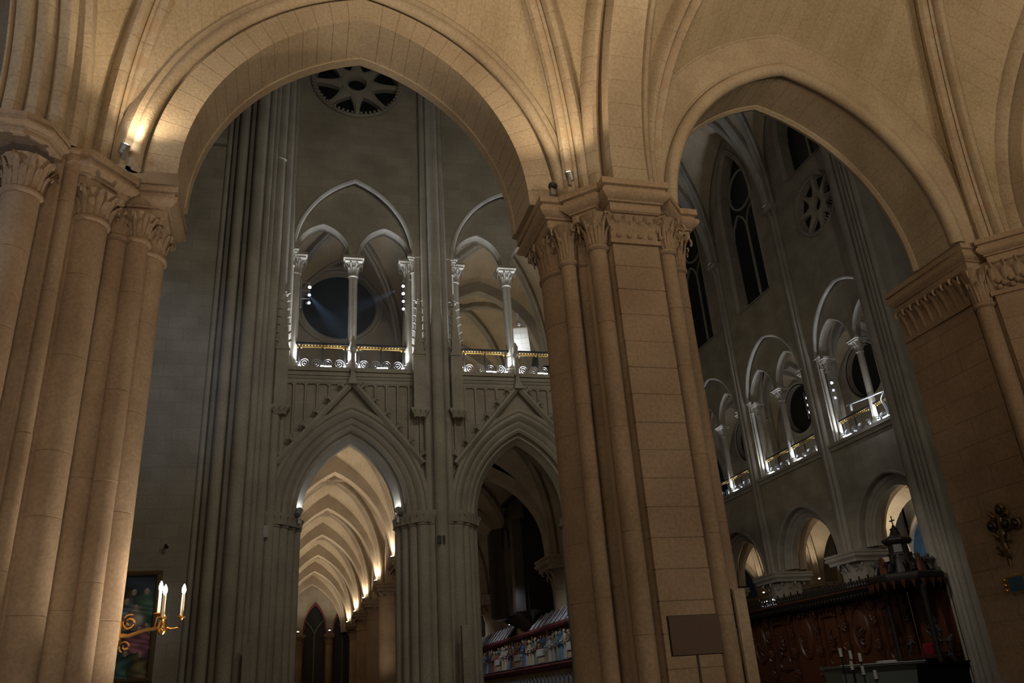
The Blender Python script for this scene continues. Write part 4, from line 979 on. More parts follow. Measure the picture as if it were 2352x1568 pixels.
# ------------------------------------------------------------------ choir: far side elevation
XW = 21.9
MS = lambda u, v, z: (XW+v, u, z)
BS = [26.15, 32.1, 37.9, 43.7]; HS = 2.36
bnS = ['first choir bay with the wheel window', 'second choir bay', 'third choir bay', 'last choir bay']
ops = [arch_op(c, 2.2, 6.1, 2.4, 0) for c in BS] + [arch_op(c, HS, ZC, 2.72, ZS) for c in BS] + [circ_op(BS[0], 20.8, 1.30)] + [arch_op(BS[0], 1.40, 25.2, 2.9, 23.1)] + [arch_op(c, 1.38, 24.6, 3.2, 19.0) for c in BS[1:]]
struct('wall_south', strips(MB(), MS, 22.4, 47, 0, 33, ops, 0, .9), 'wall_y')
roundel(7, MS, BS[0], 20.8, 1.30, 8)
def lancets(n, c, zb, zs, hw, htop, zoc, roc, zl):
    w = obj('window_%d' % n, MB().box(XW+.42, XW+.56, c-.06, c+.06, zb, zl+.35), 'stone_tr'); w['kind'] = 'structure'
    for s in (-1, 1):
        arch_mould('lancet_head', w, 'stone_tr', lambda x, v, z: (XW+.49+v, c+s*hw*.5+x, zl+z), hw*.46, hw*.75, [(0, -.07), (.09, -.05), (.09, .05), (0, .07)], 8, legs=.1)
        obj('pane', MB().box(XW+.50, XW+.52, min(c, c+s*hw), max(c, c+s*hw), zb, zl+.6), 'night', w)
    obj('oculus_ring', MB().loft([[(XW+.42, c+k*cos(b), zoc+k*sin(b)), (XW+.42, c+(k-.1)*cos(b), zoc+(k-.1)*sin(b)), (XW+.56, c+(k-.1)*cos(b), zoc+(k-.1)*sin(b)), (XW+.56, c+k*cos(b), zoc+k*sin(b))] for k, b in [(roc, 2*pi*i/32) for i in range(33)]], False), 'stone_tr', w)
    obj('oculus_pane', MB().loft([[(XW+.50, c+k*cos(2*pi*i/32), zoc+k*sin(2*pi*i/32)) for i in range(32)] for k in (roc, .01)], False), 'night', w)
    obj('spandrel_pane', MB().box(XW+.53, XW+.545, c-hw, c+hw, zl+.3, zs+htop), 'night', w)
    arch_mould('window_arch', w, 'stone_tr', lambda x, v, z: (XW+v, c+x, zs+z), hw, htop, [(0, .06), (.02, -.02), (.10, -.06), (.16, -.02), (.22, -.08), (.30, -.08), (.32, .04)], 12, legs=zs-zb)
    obj('sill', MB().add([(XW, c-hw, zb), (XW, c+hw, zb), (XW+.45, c+hw, zb+.35), (XW+.45, c-hw, zb+.35), (XW-.08, c-hw-.2, zb-.15), (XW-.08, c+hw+.2, zb-.15)], [(0, 1, 2, 3), (4, 5, 1, 0)]), 'stone_tr', w)
lancets(8, BS[0], 23.1, 25.2, 1.40, 2.9, 27.0, .6, 25.4)
for i in (1, 2, 3): lancets(8+i, BS[i], 19.0, 24.6, 1.38, 3.2, 25.62, 1.14, 23.3)
for i, c in enumerate(BS):
    ty, q, sa = tympanum(i, MS, c, HS, 2.9, 'wall_y', 'wall_south')
    A = thing('tribune_arch', 'recessed tribune arch with twin openings, ' + bnS[i], 'arch', (XW, c, ZC))
    arch_mould('hood_roll', A, 'stone_tr', lambda x, v, z: (XW+v, c+x, ZC+z), HS, 2.72, circ(-.02, .02, .085, 8), 16)
    for s in (-1, 1):
        arch_mould('twin_arch_moulding', A, 'stone_tr', lambda x, v, z: (XW+v, c+s*q+x, ZC+z), sa, sa*1.32, [(-.03, .34), (-.01, .52), (.08, .54), (.08, .18), (.05, .16), (.01, .18), (.01, .24), (-.03, .27)], 12)
    for k, u in enumerate((-HS+.15, 0, HS-.15)):
        place(col0, False, XW+.38, c+u, 0, 'slim tribune column %s, %s' % (('on the crossing side', 'between twin openings', 'on the far side')[k], bnS[i]), 'tribune columns of the choir wall')
    for k, u in enumerate((-HS+.03, HS-.03)):
        cc = (XW+.16, c+u); s = thing('nook_shaft', 'thin nook shaft %s, %s' % (('on the crossing side', 'on the far side')[k], bnS[i]), 'column', (cc[0], cc[1], ZS))
        shaft(s, cc, .075, ZS, ZC-.42, 0, 12, 'stone_tr'); capital(s, cc, .075, ZC-.42, ZC-.02, .17, 6, 2, 'stone_tr'); abacus(s, rect(cc[0]-.2, cc[0]+.2, cc[1]-.2, cc[1]+.2), ZC+.12, .4, 'stone_tr')
    for k, u in enumerate((-1.13, 1.13)):
        place(rail0, False, XW+.28, c+u, -pi/2, 'scrolled iron railing with gilt frieze, %s opening, %s' % (('crossing-side', 'far-side')[k], bnS[i]), None, (1.32, 1, 1))
    for k, u in enumerate((-1.0, 1.35)):
        p = (XW, c+u, ZS+.03)
        t = thing('floodlight', 'bright white floodlight on the tribune sill, %s opening, %s' % (('crossing-side', 'far-side')[k], bnS[i]), 'lamp', p)
        obj('housing', MB().box(XW-.07, XW+.09, p[1]-.17, p[1]+.17, ZS, ZS+.05), 'grey', t)
        obj('lens', MB().box(XW-.075, XW+.07, p[1]-.15, p[1]+.15, ZS+.05, ZS+.062).box(XW-.078, XW-.07, p[1]-.15, p[1]+.15, ZS+.012, ZS+.045), 'lens_cool', t)
        for e in (-.84, .84): lamp('SPOT', (XW+.26, c+(-1.13, 1.13)[k]+e, ZS+.10), 380, COOL, .05, (XW+.42, c+(-1.13, 1.13)[k]+e*1.25, ZS+3), 90, .8)
    struct('trim_%d' % (4+i), MB().box(XW-.13, XW+.9, c-HS-.3, c+HS+.3, ZS-.14, ZS).box(XW-.07, XW, c-HS-.3, c+HS+.3, ZS-.30, ZS-.14), 'stone_tr')
    A = thing('arcade_arch', 'moulded choir arch behind the stalls, ' + bnS[i], 'arch', (XW, c, 6.1))
    ML = lambda x, v, z: (XW+v, c+x, 6.1+z)
    arch_mould('outer_order', A, 'stone_tr', ML, 2.2, 2.4, [(.0, .0), (.03, -.05), (.10, -.06), (.12, 0)], 14)
    arch_mould('middle_order', A, 'stone_tr', ML, 2.2, 2.4, [(-.02, .22), (-.10, .20), (-.18, .26), (-.20, .34), (0, .36)], 14)
    arch_mould('inner_order', A, 'stone_tr', ML, 2.2, 2.4, [(-.18, .30), (-.26, .36), (-.34, .34), (-.42, .40), (-.42, .7), (-.34, .76), (-.2, .8), (0, .8), (0, .3)], 14)
for i, y in enumerate((29.15, 35.0, 40.8)):
    o = ('first', 'second', 'third')[i]
    column('stout choir column with leafy capital behind the stalls, %s from the crossing' % o, (XW+.45, y), .60, 0, 5.0, 1.0, 6.0, mat='stone_tr', nleaf=10)
    s = wall_shafts('pair of slim wall shafts rising past the choir tribune, %s from the crossing' % o, [(y-.17, -.05, .12), (y+.17, -.05, .12), (y, -.14, .10)], 6.0, 22.0, MS)
    for u in (-.17, .17): capital(s, (XW-.05, y+u), .12, 22.0, 22.35, .2, 6, 2, 'stone_tr')
    abacus(s, rect(XW-.36, XW+.1, y-.4, y+.4), 22.55, .5, 'stone_tr')
cp = wall_shafts('far crossing pier of tall green-grey shafts bearing the painted cross', [(23.85, -.55, .34), (23.28, -.86, .15), (22.93, -1.0, .13), (22.62, -1.12, .12), (22.3, -1.2, .13)], 0, 33, MS, n=20)
obj('core', MB().prism([(21.9, 24.1), (21.3, 24.0), (21.1, 23.4), (20.85, 22.9), (20.7, 22.2), (20.7, 21.5), (23, 21.5), (23, 24.1)], 0, 33), 'stone_tr', cp)
# high choir vault
HR = sc(RIB, 1.2)
for k in range(3):
    y0, y1 = (23.3, 29.15, 35.0)[k], (29.15, 35.0, 40.8)[k]
    vault_bay(10.7, 21.6, y0+.25, y1-.25, 22.5, .4, 8.2, [(y0, 5.5, 8.6, 22.6), (y1, 5.5, 8.6, 22.6)], [(10.6, 2.7, 4.4, 24.4), (21.85, 2.7, 4.4, 24.4)], HR, mat='stone_tr', nrib=14)
    A = thing('transverse_arch', 'high choir vault arch, %s from the crossing' % ('first', 'second', 'third')[k], 'arch', (16.1, y1, 22.5))
    arch_mould('arch_band', A, 'stone_tr', lambda x, v, z: (16.15+x, y1+v, 22.6+z), 5.4, 8.3, [(0, -.25), (-.1, -.12), (-.1, .12), (0, .25), (.4, .25), (.4, -.25)], 16)
struct('ceiling', MB().box(-9, 34, 8.9, 22.4, 31, 31.3), 'stone_web')
struct('wall_east', MB().box(9, 23, 47, 47.5, 0, 33), 'wall_x')
# choir side tribune rooms
struct('floor', MB().box(22.8, 27.6, 22.4, 47, 10.1, 10.4), 'stone_tr')
XO = 27.3
struct('wall_south', strips(MB(), lambda u, v, z: (XO+v, u, z), 22.4, 47, 10.3, 20, [circ_op(y, 15.4, 1.32) for y in (26.3, 32.1, 37.9, 43.7)], 0, .5, 24), 'wall_y')
for i, y in enumerate((26.3, 32.1, 37.9, 43.7)):
    w = obj('window_%d' % (12+i), MB().loft([[(x, y+k*cos(2*pi*j/40), 15.4+k*sin(2*pi*j/40)) for j in range(40)] for k, x in ((1.56, XO-.01), (1.52, XO-.07), (1.44, XO-.07), (1.38, XO), (1.32, XO), (1.30, XO+.3))], False), 'stone_tr'); w['kind'] = 'structure'
    obj('pane', MB().loft([[(XO+.3, y+k*cos(2*pi*j/40), 15.4+k*sin(2*pi*j/40)) for j in range(40)] for k in (1.33, .01)], False), 'night', w)
    y0, y1 = y-2.6, y+2.6
    vault_bay(23.2, 27.0, y0, y1, 13.7, .2, 3.4, [(y0-.25, 2.05, 3.2, 13.7), (y1+.25, 2.05, 3.2, 13.7)], [(22.9, 2.7, 3.2, 13.7), (27.28, 2.7, 3.4, 13.7)], sc(RIB, .8), mat='stone_tr')
    A = thing('transverse_arch', 'tribune cross arch behind the choir railing, %s from the crossing' % ('first', 'second', 'third', 'last')[i], 'arch', (25, y1+.3, 13.7))
    arch_mould('arch_band', A, 'stone_tr', lambda x, v, z: (25.05+x, y1+.3+v, 13.7+z), 1.9, 2.9, [(0, -.2), (-.05, -.1), (-.05, .1), (0, .2), (.5, .2), (.5, -.2)], 12)
    for j in (-1, 1):
        if i or j > 0: column('tribune wall respond behind the choir railing, %s window, %s side' % (('first', 'second', 'third', 'last')[i], 'far' if j > 0 else 'near'), (27.05, y+j*2.75), .12, 10.4, 13.2, .2, 13.7, mat='stone_tr')
    lamp('POINT', (25.2, y, 11.0), 14, NEUT, .2)
# choir aisle behind the arcade
for k in range(4):
    y0, y1 = (23.3, 29.15, 35.0, 40.8)[k]+.4, (29.15, 35.0, 40.8, 46.6)[k]-.4
    vault_bay(23.5, 28.0, y0, y1, AZ, .2, 3.1, [(y0-.2, 2.3, 3.0, AZ), (y1+.2, 2.3, 3.0, AZ)], [(23.1, 2.5, 2.9, AZ), (28.4, 2.5, 2.9, AZ)], CR)
    A = thing('transverse_arch', 'cross arch of the far choir aisle, %s from the crossing' % ('first', 'second', 'third', 'last')[k], 'arch', (25.7, y1+.4, AZ))
    arch_mould('arch_band', A, 'stone', lambda x, v, z: (25.75+x, y1+.4+v, AZ+z), 2.2, 2.75, [(0, -.25), (-.04, -.12), (-.04, .12), (0, .25), (.4, .25), (.4, -.25)], 14)
    column('round column of the far choir aisle, %s from the crossing' % ('first', 'second', 'third', 'last')[k], (28.6, y1+.4), .5, 0, 5.3, 1.0, AZ)
    uplight((27.72, y1-.48, AZ+.2), (26.0, y1-2.2, AZ+3), (260, 200, 90, 90)[k], 'warm uplight of the far choir aisle, %s bay' % ('first', 'second', 'third', 'last')[k], WARM2, 150)
struct('wall_south', MB().box(29.2, 29.6, 22.4, 47, 0, 10.1), 'wall_y')
for k in range(4):
    y = (26.2, 32.1, 37.9, 43.7)[k]
    p = struct('trim_%d' % (9+k), strips(MB(), lambda u, v, z: (29.05+v, u, z), y-2.3, y+2.3, 2, 9.2, [(y-2.3, y-1.9, lambda u: 2, lambda u: 9.2), (y+1.9, y+2.3, lambda u: 2, lambda u: 9.2), (y-1.9, y+1.9, lambda u: 6.0+arch_h(1.9, 2.6, u-y), lambda u: 9.2)], 0, .12), 'bluepaint' if k < 2 else 'wall_y')
    arch_mould('niche_arch', p, 'stone', lambda x, v, z: (29.0+v, y+x, 6.0+z), 1.9, 2.6, [(0, -.08), (0, .1), (.2, .1), (.2, -.08), (.1, -.12)], 12, legs=3)
lamp('SPOT', (27.6, 31.2, 5.4), 60, COOL, .1, (29, 32.2, 6.8), 120, .9)

# ------------------------------------------------------------------ choir stalls
XT = 20.75
t = thing('choir_stalls', 'long carved oak choir stalls with oval panels and crested canopy', 'stalls', (XT, 32, .2))
obj('plinth', MB().box(18.6, 21.6, 25.3, 44, 0, .45), 'wood_black', t)
obj('back_wall', MB().box(XT, XT+.2, 25.3, 44, .4, 4.2), 'wood', t)
obj('canopy', MB().loft([[(x, y, z) for x, z in ((XT+.3, 4.05), (XT-.35, 4.05), (XT-.55, 4.15), (XT-.72, 4.20), (XT-.80, 4.30), (XT-.82, 4.40), (XT-.74, 4.46), (XT+.3, 4.50))] for y in (25.3, 44)]), 'wood_black', t)
obj('canopy_fillet', MB().box(XT-.84, XT-.80, 25.3, 44, 4.33, 4.37), 'wood_red', t)
cb = MB()
for k in range(110):
    y = 25.4+k*.168; h = .16+.10*(k % 3 == 0)
    cb.loft([[(XT-.76-.02, y+w, z), (XT-.76+.02, y+w, z), (XT-.76+.02, y-w, z), (XT-.76-.02, y-w, z)] for w, z in ((.06, 4.45), (.03, 4.50), (.075, 4.50+h*.4), (.02, 4.50+h*.8), (.035, 4.50+h))])
stuff(obj('cresting', cb, 'wood_black', t))
cb = MB()
for k in range(90):
    y = 25.4+k*.206; cb.add([(XT-.80, y-.09, 4.2), (XT-.80, y+.09, 4.2), (XT-.80, y, 4.06), (XT-.75, y-.09, 4.2), (XT-.75, y+.09, 4.2), (XT-.75, y, 4.06)], [(0, 1, 2), (3, 5, 4), (0, 3, 4, 1), (1, 4, 5, 2), (2, 5, 3, 0)])
stuff(obj('lambrequin', cb, 'wood_black', t))
def ring_yz(x, y, z, a, b, r, n=28):
    return MB().loft([[(x+r*sin(q), y+(a+r*cos(q))*cos(2*pi*k/n), z+(b+r*cos(q))*sin(2*pi*k/n)) for q in (0, 1.57, 3.14, 4.71)] for k in range(n+1)], False)
def carving(x, y, z, a, b, k, parent, mat='wood_red'):
    """low relief of swirling bodies inside a panel"""
    mb = MB(); rnd = random.Random(k)
    for j in range(11):
        an = rnd.uniform(0, 6.28); rr = rnd.uniform(.1, .6); yy, zz = y+a*rr*cos(an), z+b*rr*sin(an)
        mb.tube([(x-.01, yy, zz), (x-.05, yy+rnd.uniform(-.1, .1), zz+.10), (x-.05, yy+rnd.uniform(-.14, .14), zz+.2), (x-.01, yy+rnd.uniform(-.16, .16), zz+.26)], [.03, .05, .04, .02], 6)
        if j % 2: mb.ball((x-.05, yy, zz+.26), .05, 7, 5)
    return stuff(obj('relief', mb, mat, parent))
kk = 0
for i in range(10):
    y = 26.05+i*1.82
    p = obj('panel', MB().box(XT-.05, XT, y-.78, y+.78, 1.0, 4.0), 'wood_red', t)
    for s in (-1, 1):
        pl = obj('pilaster', MB().box(XT-.12, XT-.02, y+s*.84-.07, y+s*.84+.07, .45, 4.05), 'wood', t)
        for zz in (1.5, 2.3, 3.1, 3.7): carving(XT-.12, y+s*.84, zz, .05, .15, i*31+int(zz*9)+s, pl, 'wood_red')
    if i % 2:
        obj('oval_frame', ring_yz(XT-.07, y, 3.0, .46, .80, .055), 'wood', p)
        obj('oval_field', MB().loft([[(XT-.06-v, y+k*.44*cos(2*pi*j/24), 3.0+k*.78*sin(2*pi*j/24)) for j in range(24)] for k, v in ((1, 0), (.9, .02), (.01, .03))], False), 'wood_red', p)
        carving(XT-.08, y, 2.7, .36, .55, i, p, 'wood'); carving(XT-.06, y, 3.85, .5, .08, 40+i, p, 'wood')
    else:
        for z in (1.9, 3.95): obj('cartouche_rail', MB().box(XT-.12, XT-.03, y-.5, y+.5, z-.05, z+.05), 'wood', p)
        for s in (-1, 1): obj('cartouche_stile', MB().box(XT-.10, XT-.03, y+s*.46-.045, y+s*.46+.045, 1.9, 3.95), 'wood', p)
        obj('cartouche_base', ring_yz(XT-.07, y, 2.1, .40, .32, .045), 'wood', p)
        carving(XT-.07, y, 2.6, .30, .6, i, p, 'wood'); carving(XT-.07, y, 3.9, .4, .06, 60+i, p, 'wood')
        obj('broken_pediment', MB().tube([(XT-.09, y-.5, 3.62), (XT-.11, y-.3, 3.70), (XT-.11, y+.3, 3.70), (XT-.09, y+.5, 3.62)], .06, 6), 'wood', p)
# throne with carved crown
t = thing('canopied_throne', 'dark carved throne with a crowned canopy of statues beside the stalls', 'throne', (20.3, 24.2, 0))
TC = (20.2, 24.25)
obj('canopy', MB().lathe([(1.05, 4.10), (1.2, 4.2), (1.28, 4.35), (1.28, 4.45), (1.1, 4.52)], TC, 8, pi/8), 'wood_black', t)
cb = MB()
for k in range(24):
    a = 2*pi*k/24; p = (TC[0]+1.2*cos(a), TC[1]+1.2*sin(a)); cb.tube([(*p, 4.25), (*p, 3.98)], [.10, .01], 5)
stuff(obj('valance', cb, 'wood', t))
obj('attic', MB().lathe([(.75, 4.5), (.62, 4.62), (.50, 4.9), (.40, 5.1), (.44, 5.16), (.44, 5.2), (.36, 5.24), (.34, 5.5), (.46, 5.56), (.52, 5.64), (.50, 5.70), (.36, 5.74), (.20, 5.84), (.13, 6.0), (.16, 6.04), (.05, 6.12)], TC, 8, pi/8), 'wood_black', t)
obj('cross_finial', MB().lathe([(.03, 6.05), (.06, 6.15), (.02, 6.2), (.02, 6.5)], TC, 8).box(TC[0]-.02, TC[0]+.02, TC[1]-.12, TC[1]+.12, 6.32, 6.36), 'wood_black', t)
obj('scroll_plaque', MB().box(TC[0]-.66, TC[0]-.60, TC[1]-.15, TC[1]+.15, 4.95, 5.10), 'robe5', t)
for k in range(8):
    a = 2*pi*k/8; p = (TC[0]+.82*cos(a), TC[1]+.82*sin(a)); h = .62
    mb = MB().loft([[(p[0]+r*h*cos(2*pi*j/8), p[1]+r*h*sin(2*pi*j/8), 4.5+f*h) for j in range(8)] for r, f in ((.26, 0), (.22, .3), (.17, .55), (.2, .7), (.07, .8), (.1, .88), (.09, .95), (.02, 1))])
    mb.tube([(p[0], p[1], 4.5+.7*h), (p[0]+.18*cos(a+1), p[1]+.18*sin(a+1), 4.5+.55*h), (p[0]+.2*cos(a+.5), p[1]+.2*sin(a+.5), 4.5+.75*h)], [.05, .045, .03], 6)
    obj('statuette', mb, 'wood_grey' if k % 2 else 'wood', t)
    obj('volute', MB().tube([(TC[0]+.95*cos(a+.39), TC[1]+.95*sin(a+.39), 4.55), (TC[0]+.85*cos(a+.39), TC[1]+.85*sin(a+.39), 4.8), (TC[0]+.62*cos(a+.39), TC[1]+.62*sin(a+.39), 4.85), (TC[0]+.52*cos(a+.39), TC[1]+.52*sin(a+.39), 5.15)], [.08, .07, .05, .05], 6), 'wood_black', t)
obj('back', MB().box(20.9, 21.1, 23.2, 25.2, .4, 4.2), 'wood', t)
for y in (23.3, 25.15):
    obj('post', MB().lathe([(.13, .4), (.09, .6), (.085, 3.7), (.14, 3.9), (.16, 4.1)], (19.95, y), 10), 'wood_black', t)
    obj('bracket_figure', MB().tube([(20.6, y, 1.6), (20.35, y, 1.9), (20.4, y, 2.3), (20.6, y, 2.5)], [.05, .09, .08, .04], 7), 'wood_grey', t)
o = obj('relief_panel', MB().box(20.84, 20.9, 23.5, 24.9, 2.0, 3.9), 'wood_red', t); carving(20.84, 24.2, 2.9, .55, .7, 5, o, 'wood_grey'); carving(20.84, 24.2, 2.5, .55, .6, 15, o, 'wood_grey')
obj('arm_rail', MB().box(20.0, 20.9, 23.4, 25.1, 1.85, 1.95), 'wood', t)
tag(obj('red_cushion', MB().loft([[(20.3-k, 23.95-q, z), (20.5, 23.95-q, z), (20.5, 24.35+q, z), (20.3-k, 24.35+q, z)] for k, q, z in ((0, 0, 1.95), (.03, .03, 2.0), (.03, .03, 2.27), (0, 0, 2.3))]), 'red'), 'deep red cushion propped on the canopied throne rail', 'cushion')
# lamps on the stalls canopy
for y, lb in ((33.2, 'bright twin spotlight on the stalls cresting, larger head'), (32.6, 'bright twin spotlight on the stalls cresting, smaller head')):
    uplight((XT-.6, y, 4.62), (XT-2.4, y-1.6, 4.3), 0, lb, COOL, lens='lens_cool', light=False, s=1.5)
uplight((21.6, 23.45, 4.75), (19.5, 21.8, 4.6), 0, 'bright white lamp beside the crown of the canopied throne', COOL, lens='lens_cool', light=False, s=1.5)
lamp('SPOT', (16.0, 22.0, 6.5), 110, (1, .93, .85), .15, (20.5, 26.5, 3.0), 100, .9)
lamp('SPOT', (15.0, 30.0, 6.5), 120, (1, .93, .85), .15, (20.5, 31.5, 3.0), 110, .9)
# altar table and candles in the crossing
t = thing('altar', 'pale grey altar table with a white cloth edge below the stalls', 'altar', (14.4, 19.3, 0))
obj('top', MB().box(13.2, 15.7, 18.9, 19.8, 1.70, 1.76), 'altar', t)
obj('cloth_edge', MB().box(13.19, 15.71, 18.885, 18.90, 1.745, 1.765), 'wax_white', t)
obj('body', MB().add([(13.4, 19.0, 0), (15.2, 19.0, 0), (15.5, 19.0, 1.7), (13.25, 19.0, 1.7), (13.4, 19.7, 0), (15.2, 19.7, 0), (15.5, 19.7, 1.7), (13.25, 19.7, 1.7)], [(0, 1, 2, 3), (7, 6, 5, 4), (0, 4, 5, 1), (1, 5, 6, 2), (2, 6, 7, 3), (3, 7, 4, 0)]), 'altar', t)
tag(obj('book', MB().box(14.55, 14.95, 19.0, 19.3, 1.765, 1.80).box(14.57, 14.93, 19.02, 19.28, 1.80, 1.815), 'wax_white'), 'open white book lying on the pale altar table', 'book')
for k, (x, z) in enumerate(((13.36, 2.07), (13.63, 2.0), (13.89, 1.93), (13.6, 1.76), (13.89, 1.63), (14.22, 1.51))):
    f = .96 if k < 3 else .93; x *= f; y = 19*f; z = 1.6+(z-1.6)*f
    c = thing('candlestick', 'black candlestick with white candle before the altar, %s height of the six' % ('tallest', 'second', 'third', 'fourth', 'fifth', 'lowest')[k], 'candlestick', (x, y, 0))
    obj('stem', MB().lathe([(.12, 0), (.10, .03), (.015, .06), (.015, z-.14), (.06, z-.12), (.06, z-.105)], (x, y), 10), 'black', c)
    obj('candle', MB().lathe([(.038, z-.105), (.038, z+.085), (.03, z+.09)], (x, y), 12), 'wax_white', c)
lamp('SPOT', (12.5, 14, 9), 60, (1, .97, .92), .1, (14.0, 18.5, 1.8), 30, .8)
t = thing('lectern', 'black draped lectern standing beside the altar table', 'lectern', (16.6, 19.6, 0))
obj('body', MB().loft([[(16.0-k, 19.2, z), (17.2+k, 19.2, z), (17.2+k, 20, z), (16.0-k, 20, z)] for k, z in ((0, 0), (.02, 1.4), (.08, 1.55), (.08, 1.65))]), 'black', t)
obj('top', MB().box(15.95, 17.25, 19.1, 20.05, 1.65, 1.69), 'wood_black', t)
# spot racks on the choir tribune
def rack_choir(base, n, label, lenses):
    t = thing('spotlight_rack', label, 'lamp', base); x, y, z = base
    obj('rail', MB().tube([(x, y, z-.2), (x, y, z+.34*n)], .018, 6), 'grey', t)
    for k in range(n):
        zz = z+k*.34; obj('arm', MB().box(x-.015, x+.015, y-.35, y, zz+.14, zz+.17), 'grey', t)
        c = Vector((x-.05, y-.28, zz)); d = Vector((-.9, -.3, -.3)).normalized(); q = Matrix.Translation(c) @ d.to_track_quat('Z', 'Y').to_matrix().to_4x4()
        b = MB().lathe([(.03, -.16), (.06, -.13), (.07, .05), (.06, .05), (.055, .03)], n=10); b.v = [tuple(q @ Vector(v)) for v in b.v]; s = obj('spotlight', b, 'silver', t)
        b = MB().lathe([(.045, .03), (.03, .042), (.01, .045)], n=10); b.v = [tuple(q @ Vector(v)) for v in b.v]; obj('lens', b, lenses[k], s)
rack_choir((XW+.2, BS[0]+HS-.25, 12.3), 3, 'rack of three spotlights in the first choir bay, far jamb', ['lens_dim', 'lens_dim', 'lens_cool'])
rack_choir((XW+.2, BS[1]-HS+.4, 12.3), 3, 'rack of three spotlights in the second choir bay, crossing jamb', ['lens_cool', 'lens_cool', 'lens_cool'])
rack_choir((XW+.2, BS[0]-HS+.75, 12.3), 3, 'rack of three spotlights in the first choir bay, crossing jamb', ['lens_cool', 'lens_dim', 'lens_dim'])
t = thing('lighting_boom', 'bright horizontal lighting boom with fittings on the first choir railing', 'lamp', (XW-.1, 25.6, 11.4))
obj('bar', MB().tube([(XW-.06, 27.15, 11.66), (XW-.06, 24.6, 11.42)], .035, 8), 'silver', t)
obj('fitting', MB().lathe([(.05, 11.35), (.07, 11.4), (.06, 11.6)], (XW-.06, 26.95), 10), 'silver', t)
obj('fitting', MB().lathe([(.06, 11.0), (.09, 11.1), (.08, 11.35)], (XW-.06, 24.7), 10), 'silver', t)
obj('arm', MB().tube([(XW-.06, 24.95, 11.45), (XW-.03, 25.15, 11.2), (XW, 25.05, 10.8), (XW, 25.05, 10.45)], .05, 8), 'silver', t)
lamp('POINT', (XW-.5, 25.6, 11.2), 14, COOL, .05)

# ------------------------------------------------------------------ projectors high on the west side, mostly added unseen for ambient light
def projector(loc, aim, power, col, label, cone=120):
    t = thing('projector', label, 'lamp', loc); d = (Vector(aim)-Vector(loc)).normalized(); q = Matrix.Translation(loc) @ d.to_track_quat('Z', 'Y').to_matrix().to_4x4()
    b = MB().lathe([(.1, -.3), (.16, -.28), (.18, 0), (.16, 0), (.15, -.04)], n=14); b.v = [tuple(q @ Vector(v)) for v in b.v]; obj('housing', b, 'black', t)
    obj('yoke', MB().tube([tuple(loc), (loc[0], loc[1]-.5, loc[2])], .03), 'black', t)
    lamp('SPOT', tuple(Vector(loc)+d*.08), power, col, .25, aim, cone, .9)
TN = (1, .93, .78)
projector((2.2, 9.9, 14.5), (1.8, 22, 10), 270, TN, 'black projector added for ambient light high above the wide arch, candle bracket side', 150)
projector((6.5, 9.9, 14.5), (5, 22, 11), 330, TN, 'black projector added for ambient light high above the tall coursed pier', 150)
projector((12.6, 9.9, 15), (21.9, 29, 14), 330, TN, 'black projector added for ambient light high on the leafy frieze pier facing the choir', 130)
projector((-5.5, 9.9, 13), (-4.1, 22, 10.2), 330, BLUE, 'black projector high on the wall aimed at the blank flank wall', 34)
# ------------------------------------------------------------------ small things near the viewer
t = thing('security_camera', 'round black security camera on the abacus of the tall coursed pier', 'camera', (3.0, 8.2, 7.42))
d = Vector((-.36, -.85, -.60)).normalized(); q = Matrix.Translation((3.02, 8.22, 7.52)) @ d.to_track_quat('Z', 'Y').to_matrix().to_4x4()
for nm, pr, m in (('housing', [(.05, -.16), (.062, -.15), (.062, .02), (.055, .025), (.052, 0)], 'stone_pier'), ('lens', [(.053, 0), (.05, .012), (.02, .018), (.004, .018)], 'black')):
    b = MB().lathe(pr, n=18); b.v = [tuple(q @ Vector(v)) for v in b.v]; obj(nm, b, m, t)
obj('foot', MB().box(2.99, 3.05, 8.22, 8.3, 7.40, 7.50), 'grey', t)
# candle bracket
t = thing('candle_bracket', 'brass wall bracket with three lit candles on the clustered pier', 'candelabrum', (-1.66, 9.5, 2.4))
BX, BY, BZ = -1.70, 9.55, 2.44
obj('wall_plate', MB().loft([[(BX-.02, BY+a*.05, BZ+.02+b*.14) for a, b in ((-1, -.7), (0, -1), (1, -.7), (1, .7), (0, 1), (-1, .7))], [(BX+.03, BY+a*.045, BZ+.02+b*.13) for a, b in ((-1, -.7), (0, -1), (1, -.7), (1, .7), (0, 1), (-1, .7))]]), 'brass', t)
obj('main_arm', MB().tube([(BX, BY, BZ-.02), (BX+.10, BY, BZ-.03), (BX+.25, BY, BZ+.02), (BX+.42, BY, BZ+.04)], [.03, .022, .018, .02], 8), 'brass', t)
sp = [(BX+.10+.08*(1-k/24*.8)*cos(1.2+k*.42), BY, BZ+.10+.08*(1-k/24*.8)*sin(1.2+k*.42)) for k in range(24)]
obj('scroll', MB().tube(sp, .012, 6), 'brass', t)
sp = [(BX+.08+.06*(1-k/20*.8)*cos(-2-k*.42), BY, BZ-.13+.06*(1-k/20*.8)*sin(-2-k*.42)) for k in range(20)]
obj('scroll', MB().tube(sp, .010, 6), 'brass', t)
obj('knop', MB().lathe([(.02, BZ-.03), (.045, BZ), (.05, BZ+.05), (.03, BZ+.10), (.035, BZ+.14), (.015, BZ+.17)], (BX+.42, BY), 12), 'brass', t)
